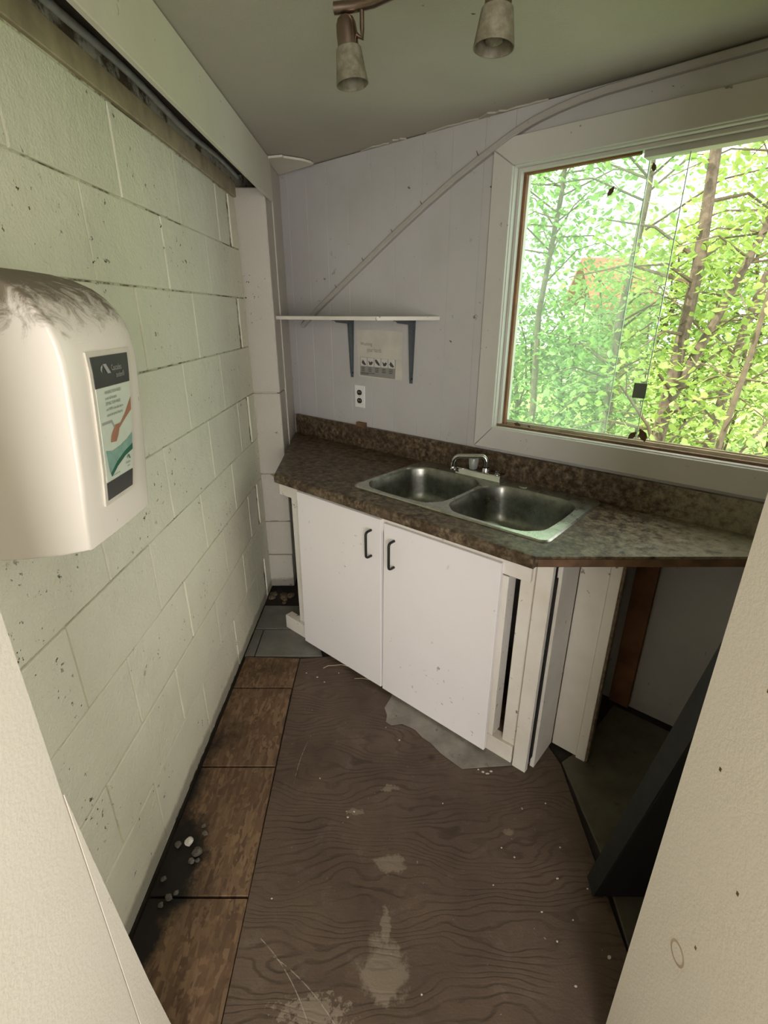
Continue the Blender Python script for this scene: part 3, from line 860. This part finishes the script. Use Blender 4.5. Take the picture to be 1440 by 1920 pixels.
# ---- power outlet
ou = thing('power_outlet', (-1.840, NB, 1.088), 'white double power outlet on the wall below the paper notice', 'outlet')
mk('cover_plate', MB().box(-1.876, -1.804, NB - .006, NB, 1.088, 1.203), 'outlet', parent=ou, bevel=.003, seg=2)
for zz in (1.166, 1.124):
    rc = mk('receptacle', MB().extr([(-1.840 + .0165 * math.cos(a), NB - .0062, zz + .0145 * max(-.9, min(.9, math.sin(a)))) for a in [2 * math.pi * k / 20 for k in range(20)]], (0, -.0025, 0)), 'black', parent=ou)
    for dx in (-.006, .006):
        mk('slot', MB().box(-1.840 + dx - .001, -1.840 + dx + .001, NB - .0092, NB - .0085, zz - .002, zz + .006), 'outlet', parent=rc)
mk('screw', MB().lathe([(.003, 0), (.0025, .0012), (.0001, .0015)], (-1.840, NB - .006, 1.145), (0, -1, 0), 10), 'metal_grey', parent=ou)

# ---- slanting batten / raceway up to the ceiling
rw = [(-2.262, 1.486), (-2.125, 1.573), (-1.92, 1.692), (-1.733, 1.800), (-1.58, 1.888), (-1.433, 1.968), (-1.30, 2.036), (-1.189, 2.086), (-1.12, 2.115), (-1.063, 2.138), (-1.01, 2.155), (-.966, 2.167), (-.90, 2.180), (-.824, 2.190), (-.74, 2.196), (-.649, 2.198), (-.483, 2.201), (-.25, 2.203), (.05, 2.204)]
def strip(pts, w_, n0, n1):
    m = MB(); vs = []
    for i, (x, z) in enumerate(pts):
        a = pts[max(0, i - 1)]; b = pts[min(len(pts) - 1, i + 1)]
        d = Vector((b[0] - a[0], b[1] - a[1])).normalized(); q = Vector((-d.y, d.x)) * w_ / 2
        vs += [(x - q.x, n1, z - q.y), (x - q.x, n0 + .003, z - q.y), (x - q.x * .7, n0, z - q.y * .7), (x + q.x * .7, n0, z + q.y * .7), (x + q.x, n0 + .003, z + q.y), (x + q.x, n1, z + q.y)]
    k = 6
    fs = [(i * k + j, i * k + (j + 1) % k, (i + 1) * k + (j + 1) % k, (i + 1) * k + j) for i in range(len(pts) - 1) for j in range(k)]
    fs += [tuple(range(k))[::-1], tuple((len(pts) - 1) * k + j for j in range(k))]
    return m.add(vs, fs)
ra = thing('cable_raceway', (-1.2, NB, 1.49), 'white bent strip rising slantwise from the shelf to the ceiling above the window', 'raceway')
MAT['raceway'] = painted('raceway_paint', (.40, .38, .35), .5, .70, dirt=.4)
mk('strip', strip(rw, .022, NB - .022, NB - .0005), 'raceway', parent=ra)
for e_, z_ in ((-1.99, 1.668), (-1.80, 1.778), (-1.62, 1.880), (-1.46, 1.968), (-1.20, 2.098)):
    mk('nail', MB().tube([(e_, NB - .001, z_), (e_ - .004, NB - .010, z_ + .014), (e_ - .004, NB - .012, z_ + .017)], .0013, 6), 'raw_wood', parent=ra)

# ================================================================== PAPER TOWEL DISPENSER
DX, DY0, DY1 = XL, .735, .960
dp = thing('towel_dispenser', (DX, (DY0 + DY1) / 2, 1.17), 'off-white wall-mounted paper towel dispenser with dusty curved top', 'dispenser', en=False)
prof = [(-.485, 1.186), (-.479, 1.245), (-.472, 1.300), (-.4665, 1.36), (-.462, 1.415), (-.459, 1.455), (-.4585, 1.485), (-.461, 1.512), (-.467, 1.536), (-.478, 1.556), (-.494, 1.5755), (-.513, 1.590), (-.544, 1.604), (-.58, 1.613), (-.62, 1.619), (-.668, 1.622)]
bottom = [(-.668, 1.165), (-.60, 1.168), (-.53, 1.176)]
full = prof + bottom
ys = [DY0, DY0 + .0012, DY0 + .0035, DY0 + .008] + [DY0 + .008 + (DY1 - DY0 - .016) * k / 6 for k in range(1, 6)] + [DY1 - .008, DY1 - .0035, DY1 - .0012, DY1]
ins = [.0062, .0030, .0010, 0, 0, 0, 0, 0, 0, 0, .0010, .0030, .0062]
cx, cz = -.60, 1.38
vs = []
for y, s_ in zip(ys, ins):
    for x, z in full:
        dx, dz = x - cx, z - cz
        l_ = math.hypot(dx, dz)
        k = 1 - s_ / l_
        bul = .003 * math.sin(math.pi * (y - DY0) / (DY1 - DY0)) if x > -.52 else 0
        vs.append((cx + dx * k + bul if x > -.667 else x, y, cz + dz * k))
k = len(full)
cov = MB()
fs = [(i * k + j, i * k + (j + 1) % k, (i + 1) * k + (j + 1) % k, (i + 1) * k + j) for i in range(len(ys) - 1) for j in range(k)]
fs += [tuple(range(k))[::-1], tuple((len(ys) - 1) * k + j for j in range(k))]
cov.add(vs, fs); cov.sm = True
cv = mk('cover', cov, 'plastic', parent=dp)
mk('back_plate', MB().box(XL + .001, -.667, DY0 + .006, DY1 - .006, 1.160, 1.615), 'plastic', parent=dp, bevel=.003)
mk('chin', MB().box(-.64, -.56, DY0 + .05, DY1 - .05, 1.158, 1.1655), 'plastic', parent=dp, bevel=.002)
# window label, following the curved front
def fx(z, lift=0.0):
    for (xa, za), (xb, zb) in zip(prof[:-1], prof[1:]):
        if za <= z <= zb:
            return xa + (xb - xa) * (z - za) / (zb - za) + lift + .0032
    return prof[0][0] + lift
def yfar(z):   # the label narrows a little towards its foot
    return .884 + .030 * (z - 1.25) / .235
def front_patch(parent, name, mat, rows_, lift):
    """rows_: list of (z, y0, y1) from bottom up, draped on the front of the cover with a little thickness"""
    m = MB(); vs = []
    for z, a, b in rows_:
        vs += [(fx(z, lift), a, z), (fx(z, lift), b, z), (fx(z, lift - .004), b, z), (fx(z, lift - .004), a, z)]
    n_ = len(rows_)
    fs = [(i * 4 + j, i * 4 + (j + 1) % 4, i * 4 + 4 + (j + 1) % 4, i * 4 + 4 + j) for i in range(n_ - 1) for j in range(4)]
    fs += [(0, 1, 2, 3), ((n_ - 1) * 4, (n_ - 1) * 4 + 1, (n_ - 1) * 4 + 2, (n_ - 1) * 4 + 3)]
    return mk(name, m.add(vs, fs), mat, parent=parent)
Zl0, Zl1 = 1.252, 1.487
LY0 = .797
def zr(a, b, n_=6): return [a + (b - a) * i / n_ for i in range(n_ + 1)]
MAT['frame_plastic'] = plain('label_frame_plastic', (.66, .62, .53), .3, 0, .1, 30)
fr = thing('label_window', BASE[dp.name]); COL.objects.unlink(fr); bpy.data.objects.remove(fr)
fr = front_patch(dp, 'label_frame', 'frame_plastic', [(z, LY0 - .008, yfar(z) + .010) for z in zr(Zl0 - .008, Zl1 + .008, 8)], .0022)
MAT['lab_dark'] = plain('label_charcoal', (.045, .045, .043), .35, 0, .2, 30)
MAT['lab_white'] = plain('label_white', (.60, .66, .55), .35, 0, .06, 30)
MAT['lab_text'] = plain('label_text', (.10, .16, .11), .5, 0, .1, 30)
MAT['lab_grey'] = plain('label_grey', (.34, .34, .32), .5, 0, .1, 30)
MAT['lab_skin'] = plain('label_skin', (.36, .17, .10), .5, 0, .15, 60)
MAT['lab_teal'] = plain('label_teal', (.23, .40, .33), .45, 0, .25, 60)
MAT['lab_green'] = plain('label_green', (.02, .13, .075), .45, 0, .2, 60)
mk_rows = lambda a, b, n_=4: [(z, LY0, yfar(z)) for z in zr(a, b, n_)]
front_patch(fr, 'label_foot', 'lab_dark', mk_rows(Zl0, 1.283), .0030)
lw = front_patch(fr, 'label_sheet', 'lab_white', mk_rows(1.2845, 1.4385), .0030)
ld = front_patch(fr, 'label_head', 'lab_dark', mk_rows(1.439, Zl1), .0030)
LF = .0036
def ybl(u, z): return LY0 + u * (yfar(z) - LY0)
def lpoly(name, mat, uv, lift=LF, parent=None):
    """flat print on the label; uv = (0..1 across, height)"""
    vs = [(fx(z, lift), ybl(u, z), z) for u, z in uv]
    return mk(name, MB().extr(vs, (.0002, 0, 0)), mat, parent=parent or fr)
# the picture: bowl of water, green wave, arm and tap
lpoly('water', 'lab_teal', [(.06, 1.338), (.25, 1.333), (.55, 1.336), (.80, 1.342), (.99, 1.350), (.99, 1.322), (.70, 1.320), (.40, 1.310), (.16, 1.296), (.12, 1.300)])
lpoly('wave', 'lab_green', [(.14, 1.297), (.40, 1.312), (.70, 1.323), (.99, 1.330), (.99, 1.319), (.70, 1.314), (.40, 1.303), (.17, 1.290)], LF + .0002)
lpoly('arm', 'lab_skin', [(.24, 1.348), (.42, 1.346), (.50, 1.356), (.55, 1.366), (.80, 1.380), (.99, 1.390), (.99, 1.412), (.93, 1.405), (.78, 1.388), (.60, 1.374), (.44, 1.374), (.34, 1.366), (.27, 1.358)], LF + .0002)
lpoly('tap', 'lab_grey', [(.04, 1.384), (.34, 1.384), (.42, 1.371), (.40, 1.368), (.32, 1.380), (.04, 1.380)])
def logo(parent_, u, z, s_, mat):
    lpoly('logo', mat, [(u, z + .010 * s_), (u + .10 * s_, z + .010 * s_), (u + .22 * s_, z - .008 * s_), (u + .12 * s_, z - .008 * s_)], LF + .0002)
    lpoly('logo', mat, [(u - .02 * s_, z + .009 * s_), (u - .07 * s_, z + .006 * s_), (u - .09 * s_, z), (u - .06 * s_, z - .005 * s_), (u - .05 * s_, z), (u - .02 * s_, z + .005 * s_)], LF + .0002)
logo(fr, .26, 1.466, .85, 'lab_grey')
logo(fr, .80, 1.3085, .45, 'lab_text')
def ltext(txt, size, u, z, mat, xs=.62):
    sl = (fx(z + .006) - fx(z - .006)) / .012
    lettering(fr, txt, size, mat, (fx(z, LF), ybl(u, z), z), (0, 1, 0), (sl, 0, 1), xs=xs, lift=.0006)
ltext('Cascades', .0135, .47, 1.4625, 'lab_grey', .66)
ltext('tandem\u00ae', .0125, .58, 1.4505, 'lab_grey', .60)
ltext('WASHING YOUR HANDS', .0080, .20, 1.4275, 'lab_text', .58)
ltext('is only half the battle.', .0076, .20, 1.4185, 'lab_text', .58)
ltext('DRYING YOUR HANDS', .0080, .20, 1.4095, 'lab_text', .58)
ltext('with PAPER is the safest way to', .0074, .20, 1.4005, 'lab_text', .58)
ltext('control the spread of bacteria.', .0074, .20, 1.3915, 'lab_text', .58)
ltext('Cascades', .0070, .70, 1.2985, 'lab_text', .60)
ltext('tandem', .0050, .76, 1.2925, 'lab_text', .60)
ltext('www.cascades.com', .0042, .18, 1.2905, 'lab_text', .8)

# ================================================================== CEILING SPOT LAMP
la = thing('ceiling_spot_lamp', (.05, 1.18, ZC), 'brushed bronze ceiling spot bar with frosted glass shades', 'lamp', en=False)
barp = [(-.100, 1.300, 2.119), (-.06, 1.293, 2.119), (-.02, 1.278, 2.120), (.02, 1.250, 2.121), (.05, 1.215, 2.122), (.075, 1.175, 2.122), (.10, 1.135, 2.122), (.13, 1.098, 2.121), (.17, 1.070, 2.120), (.215, 1.055, 2.119), (.26, 1.050, 2.119)]
mk('bar', MB().tube(barp, .0105, 14), 'bronze', parent=la)
mk('canopy', MB().lathe([(.055, ZC), (.055, ZC - .012), (.045, ZC - .022), (.012, ZC - .026), (.012, 2.122)], (.075, 1.175, 0), seg=28), 'bronze', parent=la)
def spot(hx, hy, ztop, tilt, arm_at, sl=.062):
    hd = Vector((tilt[0], tilt[1], -1)).normalized()
    top = Vector((hx, hy, ztop))
    h = mk('spot_head', MB().lathe([(.0001, 0), (.010, .0015), (.017, .007), (.0205, .016), (.0215, .030), (.0215, .062), (.018, .064)], tuple(top), tuple(hd), 24), 'bronze', parent=la)
    sh0 = top + hd * .052
    sd = mk('lamp_shade', MB().lathe([(.0215, .0), (.0255, .003), (.0262, .006), (.0335, sl), (.0318, sl), (.0245, .008), (.020, .004)], tuple(sh0), tuple(hd), 28), 'shade', parent=la)
    mk('bulb', MB().lathe([(.008, .0), (.0115, .02), (.016, .034), (.014, .044), (.0001, .050)], tuple(sh0), tuple(hd), 16), 'shade', parent=la)
    a = Vector(arm_at)
    mk('arm', MB().tube([a, a - Vector((0, 0, .03)), a - Vector((0, 0, .045)), top + hd * .036 + (a - top).normalized() * .020], .0048, 10), 'bronze', parent=la)
spot(-.0785, 1.298, 2.108, (.11, -.02), (-.044, 1.287, 2.112))
spot(.184, 1.035, 2.056, (-.05, -.02), (.222, 1.052, 2.112), .052)

# ================================================================== LEANING BLACK SLAB
ang = math.radians(12.8)
up = Vector((0, -math.sin(ang), math.cos(ang))); th = Vector((0, math.cos(ang), math.sin(ang))) * .050
A0 = Vector((.600, .908, .001)); wdt = Vector((.62, 0, 0)); hh = up * 1.36
sl = thing('leaning_slab', (.9, .9, 0), 'black slab leaning against the inside of the right-hand doorway partition', 'slab', en=False)
mk('core', MB().hexa([A0 + up * .0, A0 + wdt, A0 + wdt + th, A0 + th, A0 + hh, A0 + wdt + hh, A0 + wdt + th + hh, A0 + th + hh]), 'black_slab', parent=sl, bevel=.003)
ex = Vector((-.003, 0, 0))
mk('edge_band', MB().hexa([A0 + ex, A0, A0 + th, A0 + th + ex, A0 + hh + ex, A0 + hh, A0 + hh + th, A0 + hh + th + ex]), 'slab_edge', parent=sl)

# ================================================================== SMALL DEBRIS
def lump(x, y, r, seed, mat, name, label, cat, group=None, flatk=.7, z=0.0):
    bm = bmesh.new()
    bmesh.ops.create_icosphere(bm, subdivisions=2, radius=r)
    rr = random.Random(seed); ph = Vector((rr.random() * 50, rr.random() * 50, rr.random() * 50))
    for v in bm.verts:
        v.co *= 1 + .45 * (noise.noise(v.co / r * 1.1 + ph))
        v.co.z *= flatk
    zmin = min(v.co.z for v in bm.verts)
    mb = MB()
    bm.verts.index_update()
    mb.add([(v.co.x + x, v.co.y + y, v.co.z - zmin + z) for v in bm.verts], [tuple(v.index for v in f.verts) for f in bm.faces])
    bm.free()
    return mk(name, mb, mat, en=False, base=(x, y, z), label=label, cat=cat, group=group)
lump(-.612, 1.062, .014, 1, 'chip', 'rubble_lump', 'whitish plaster lump, palest one in the black rotten patch by the wall', 'rubble', 'rubble in the rotten floor patch')
for i, (x, y, r) in enumerate(((-.575, 1.03, .015), (-.585, 1.005, .010), (-.567, 1.008, .007), (-.648, .955, .008), (-.612, .903, .010), (-.598, .918, .007), (-.572, 1.092, .009), (-.586, 1.118, .007), (-.645, 1.055, .010), (-.628, .885, .008))):
    lump(x, y, r, 10 + i, 'rubble', 'rubble_lump', 'small grey crumbled lump in the black rotten patch by the wall', 'rubble', 'rubble in the rotten floor patch')
for i in range(9):
    lump(-.66 + rnd.random() * .11, 2.47 + rnd.random() * .14, .012 + rnd.random() * .016, 40 + i, 'raw_edge', 'rubble_lump', 'brown crumbled lump at the foot of the corner pillar', 'rubble', 'rubble at the pillar foot', .6, -.012)
chips = [(.512, .958, .007, .004), (.319, .94, .004, .003), (.367, 1.049, .005, .003), (.584, .765, .009, .008), (-.306, 1.832, .007, .005), (-.23, 1.298, .004, .004), (.476, .705, .006, .004), (.092, .689, .004, .003), (-.32, .904, .004, .003),
         (.40, 1.02, .005, .004), (.36, 1.325, .010, .006), (.375, 1.318, .012, .005), (.39, 1.327, .008, .006), (.345, 1.335, .007, .005), (.55, 1.20, .004, .004), (.55, 1.05, .005, .003), (-.12, 1.15, .006, .004), (-.10, 1.17, .005, .004),
         (.30, 1.44, .004, .003), (-.21, 1.86, .005, .004), (-.27, 1.80, .005, .003), (.44, .87, .005, .003), (.52, .85, .004, .003), (.46, .80, .004, .004), (.20, 1.2, .003, .003), (.59, .93, .004, .003), (-.36, 1.86, .005, .004), (.06, 1.47, .006, .005)]
for i, (x, y, a, b) in enumerate(chips):
    if x < -.3 and y < .95: pass
    t_ = rnd.random() * 3
    a, b = a * .62, b * .62
    poly = [(x + math.cos(t_ + q) * a * rnd.uniform(.7, 1.2), y + math.sin(t_ + q) * b * rnd.uniform(.7, 1.2)) for q in (0, 1.1, 2.0, 3.3, 4.4, 5.3)]
    mk('paint_chip', MB().prism(poly, .0002, .002), 'chip', en=False, base=(x, y, 0), label='tiny white paint chip lying on the bare wooden floor', cat='paint chip', group='paint chips on the floor')
mk('fibre', MB().tube([(-.285, 1.892, .003), (-.265, 1.905, .006), (-.235, 1.905, .008), (-.20, 1.915, .005), (-.16, 1.90, .003)], .0018, 6), 'straw', en=False, base=(-.22, 1.9, 0), label='thin pale fibre curling on the floor by the left cabinet door', cat='fibre')
mk('fibre', MB().tube([(-.135, 1.82, .003), (-.10, 1.822, .004), (-.06, 1.812, .003)], .0015, 6), 'straw', en=False, base=(-.1, 1.82, 0), label='short straight pale fibre below the gap between the cabinet doors', cat='fibre')
# dry leaves and wings on the sill and on the glass
def dry_leaf(e, n, z, s_, rot, label, upright=False):
    pts = [(0, -1), (.45, -.45), (.55, .1), (.25, .6), (0, 1), (-.3, .55), (-.5, .05), (-.4, -.5)]
    c_, s2 = math.cos(rot), math.sin(rot)
    vs = []
    for k_, (x, y) in enumerate(pts):
        X, Y = (x * c_ - y * s2) * s_, (x * s2 + y * c_) * s_
        vs.append((e + X, n + (.0 if upright else Y) + (.15 * s_ if k_ % 2 else 0) * (1 if upright else 0), z + (Y if upright else abs(x) * .4 * s_)))
    mk('dry_leaf', MB().extr(vs, (0, -.0008, 0) if upright else (0, 0, .0008)), 'dead_leaf', base=(e, n, z), label=label, cat='leaf', group='dry leaves at the window')
dry_leaf(-.462, NB + .035, WZ0 + .046, .026, .5, 'dry brown leaf standing on the sill at the meeting edge, pointing right', True)
dry_leaf(-.497, NB + .038, WZ0 + .040, .020, -.7, 'thin dry brown leaf standing on the sill at the meeting edge, pointing left', True)
dry_leaf(-.590, NB + .0695, 1.985, .014, .3, 'dark dry leaf stuck high on the glass beside the pane seam', True)
dry_leaf(-.715, NB + .0695, 1.935, .017, -.6, 'brown star-like dry leaf stuck on the upper left glass', True)
dry_leaf(-.955, NB + .0385, WZ0 + .016, .018, 1.2, 'brown curled leaf on the sill in the left window corner', True)
dry_leaf(-.90, NB + .0385, WZ0 + .010, .012, .4, 'small dark leaf on the sill, second from the left window corner', True)

# ================================================================== OUTDOORS
GZ = -.55
MAT['grass'] = plain('sunlit_ground_cover', (.30, .42, .10), .8, 0, .45, 3.0, .3)
MAT['bark'] = plain('grey_brown_bark', (.165, .13, .09), .9, 0, .45, 22, .7)
MAT['twig'] = plain('twig_bark', (.15, .12, .075), .9, 0, .3, 30)
MAT['red_roof'] = plain('red_roof_sheet', (.42, .10, .06), .6, 0, .25, 8)
MAT['shed_wall'] = plain('pale_shed_wall', (.55, .50, .42), .7, 0, .2, 6)
def m_leaf(name, c1, c2):
    t = NT(name)
    nodes, L = t.t.nodes, t.t.links
    nodes.remove(t.b)
    pos = t.n('ShaderNodeNewGeometry')
    f = t.ramp(t.noise(6.0, 3, .6, pos.outputs['Position']), (.35, 0.), (.65, 1.))
    rnd_ = pos.outputs['Random Per Island']
    c = t.mix(f, c1, c2)
    c = t.mix(t.math('MULTIPLY', rnd_, .45), c, tuple(x * 1.35 for x in c2))
    df = t.n('ShaderNodeBsdfDiffuse', i_Color=c)
    tl = t.n('ShaderNodeBsdfTranslucent', i_Color=t.mix(.5, c, tuple(min(1, x * 1.5) for x in c2)))
    gl = t.n('ShaderNodeBsdfGlossy', i_Color=(1, 1, 1), i_Roughness=.35)
    a = t.n('ShaderNodeMixShader', i_0=.48, i_1=df.outputs[0], i_2=tl.outputs[0])
    b = t.n('ShaderNodeMixShader', i_0=.05, i_1=a.outputs[0], i_2=gl.outputs[0])
    L.new(b.outputs[0], t.out.inputs['Surface'])
    return t.m
MAT['leaf_a'] = m_leaf('fresh_green_leaves', (.085, .215, .05), (.26, .40, .125))
MAT['leaf_b'] = m_leaf('yellow_green_leaves', (.12, .24, .04), (.31, .415, .11))
gd = mk('ground', MB().add([(x, y, GZ + .25 * noise.noise(Vector((x * .15, y * .15, 3)))) for y in [2.2 + i * 1.8 for i in range(20)] for x in [-8 + j * 2 for j in range(22)]],
        [(r * 22 + c_, r * 22 + c_ + 1, (r + 1) * 22 + c_ + 1, (r + 1) * 22 + c_) for r in range(19) for c_ in range(21)]), 'grass', en=False, kind='structure')
def leaves_mesh(name, centers, size, mat, parent, rr, spread, per, droop=.35):
    vs, fs = [], []
    for c_ in centers:
        for k_ in range(per):
            p = c_ + Vector((rr.gauss(0, spread), rr.gauss(0, spread), rr.gauss(0, spread * .7)))
            s_ = size * rr.uniform(.6, 1.25)
            yaw = rr.uniform(0, 2 * math.pi)
            d = Vector((math.cos(yaw), math.sin(yaw), rr.uniform(-.9, .35) - droop)).normalized()
            sd = d.cross(Vector((0, 0, 1)))
            sd = sd.normalized() if sd.length > 1e-3 else Vector((1, 0, 0))
            sd = (sd + Vector((0, 0, rr.uniform(-.6, .6)))).normalized()
            nrm = d.cross(sd).normalized()
            o = len(vs)
            w_ = .33
            for t_, q, h in ((0, 0, 0), (.3, w_, .07), (.3, -w_, .07), (.68, w_ * .8, .06), (.68, -w_ * .8, .06), (1, 0, -.05), (.45, 0, -.02)):
                vs.append(tuple(p + d * (t_ * s_) + sd * (q * s_) + nrm * (h * s_)))
            fs += [(o, o + 1, o + 6), (o, o + 6, o + 2), (o + 1, o + 3, o + 6), (o + 2, o + 6, o + 4), (o + 3, o + 5, o + 6), (o + 4, o + 6, o + 5)]
    me = bpy.data.meshes.new(name)
    b = Vector(BASE[parent.name])
    me.from_pydata([tuple(Vector(v) - b) for v in vs], [], fs)
    me.materials.append(MAT[mat])
    o = bpy.data.objects.new(name, me); COL.objects.link(o); o.parent = parent
    o['kind'] = 'stuff'
    return o
def plant(name, label, cat, base, stems, rr, leaf, size, spread, per, nbr, blen, group=None, r0=.02, barkm='bark', zmin=.3):
    """stems: list of polylines (offset from base); branches leave them and carry leaf sprays"""
    t = thing(name, base, label, cat, group, en=False)
    B = Vector(base); cent = []
    for si, st in enumerate(stems):
        pts = [B + Vector(p) for p in st]
        r1 = r0 * (1 if si == 0 else .6)
        mk('trunk' if si == 0 else 'stem', MB().tube(pts, [r1 * (1 - .62 * i / (len(pts) - 1)) for i in range(len(pts))], 9), barkm, parent=t)
        for k_ in range(nbr):
            u = rr.uniform(zmin, 1.0) * (len(pts) - 1)
            i = min(int(u), len(pts) - 2)
            p = pts[i].lerp(pts[i + 1], u - i)
            a = rr.uniform(0, 2 * math.pi); L = blen * rr.uniform(.5, 1.2)
            d = Vector((math.cos(a), math.sin(a), rr.uniform(-.1, .7)))
            q = p + d * L * .5 + Vector((0, 0, .06 * L)); e_ = p + d * L + Vector((0, 0, -.12 * L))
            rb = max(.004, r1 * .22)
            mk('branch', MB().tube([p, q, e_], [rb, rb * .7, rb * .3], 5), 'twig', parent=t)
            cent += [q, e_, q.lerp(e_, .5), p.lerp(q, .7)]
    leaves_mesh('foliage', cent, size, leaf, t, rr, spread, per)
    return t
def polar(u, dist, z=GZ):
    """ground spot seen near column u of the photograph at a given distance"""
    d = Vector(((u - 720) / 930, 1.077, 0)).normalized()
    return (d.x * dist, d.y * dist, z)
rr = random.Random(21)
# main grey trunk with a forked limb
plant('tree', 'grey-trunked forked tree close outside the window\'s open side', 'tree', polar(1282, 4.3), [
    [(0, 0, 0), (-.02, 0, .8), (.03, .02, 1.6), (.05, .03, 2.4), (.0, .06, 3.4), (.08, .1, 4.6)],
    [(.03, 0, 1.50), (.22, -.02, 2.05), (.42, -.02, 2.65), (.62, .02, 3.5)]], rr, 'leaf_b', .068, .16, 11, 22, .75, 'trees outside the window', .064, zmin=.22)
plant('tree', 'slender young tree seen through the left glass pane', 'tree', polar(1168, 5.2), [
    [(0, 0, 0), (.02, 0, 1.0), (-.02, 0, 2.0), (.04, 0, 3.0), (0, 0, 4.4)]], rr, 'leaf_a', .072, .20, 14, 30, .95, 'trees outside the window', .05, zmin=.2)
plant('tree', 'thin leaning tree behind the forked one, towards the window\'s open side', 'tree', polar(1400, 5.6), [
    [(0, 0, 0), (-.05, 0, 1.0), (.02, 0, 2.0), (.20, 0, 3.0), (.35, 0, 4.4)]], rr, 'leaf_b', .068, .18, 11, 24, .9, 'trees outside the window', .055, zmin=.15)
plant('tree', 'leafy young tree outside at the left edge of the window', 'tree', polar(1010, 6.0), [
    [(0, 0, 0), (.05, 0, 1.1), (0, 0, 2.1), (.1, 0, 3.2), (.12, 0, 4.5)]], rr, 'leaf_a', .075, .24, 16, 34, 1.0, 'trees outside the window', .045, zmin=.55)
plant('shrub', 'low bare-stemmed shrub outside the lower right of the window', 'shrub', polar(1365, 3.6), [
    [(0, 0, 0), (.03, .02, .7), (.16, .04, 1.25), (.22, .04, 1.9), (.25, .05, 2.7)], [(0, 0, .3), (-.12, .02, 1.0), (-.30, .05, 1.45), (-.52, .05, 1.70)], [(0, 0, .35), (.20, .1, 1.0), (.5, .1, 1.5)]], rr, 'leaf_b', .06, .14, 4, 7, .42, 'shrubs outside the window', .028, 'twig', .45)
spots = [(985, 7.6, 2.3), (1070, 8.4, 2.45), (1150, 9.5, 2.75), (1235, 7.8, 2.9), (1325, 9.0, 3.2), (1420, 7.6, 3.6), (1520, 8.4, 3.6), (880, 8.2, 3.6)]
names = ['leftmost background bush behind the left pane, partly behind the casing', 'bushy background tree behind the left pane, left of the reddish roof', 'background bush right in front of the reddish roof', 'background bush behind the slender young tree',
         'background bush behind the forked trunk', 'background bush at the right edge of the open window side', 'background bush beyond the right window edge', 'background bush beyond the left window edge']
for (u, d, h), nm in zip(spots, names):
    b = polar(u, d)
    st = [[(rr.uniform(-.3, .3) * i * .3, rr.uniform(-.2, .2) * i * .3, h * i / 4) for i in range(5)] for _ in range(3)]
    plant('bush', nm, 'bush', b, st, rr, rr.choice(('leaf_a', 'leaf_b', 'leaf_b')), .09, .28, 17, 13, 1.05, 'bushes in the background', .035, 'twig', .03)
# reddish-roofed shed glimpsed through the leaves
sb = polar(1135, 15.0, GZ)
hs = thing('garden_shed', sb, 'reddish roof of a shed glimpsed through the leaves', 'shed', en=False)
bx_, by_ = sb[0], sb[1]
mk('walls', MB().box(bx_ - .65, bx_ + .65, by_ - .9, by_ + .9, GZ, 1.75), 'shed_wall', parent=hs)
mk('roof', MB().extr([(bx_ - .8, by_ - 1.15, 1.65), (bx_ - .8, by_, 2.75), (bx_ - .8, by_ + 1.15, 1.65), (bx_ - .8, by_ + 1.15, 1.72), (bx_ - .8, by_, 2.85), (bx_ - .8, by_ - 1.15, 1.72)], (1.6, 0, 0)), 'red_roof', parent=hs)
mk('door', MB().box(bx_ - .35, bx_ + .35, by_ - .93, by_ - .9, GZ, 1.4), 'raw_wood', parent=hs)
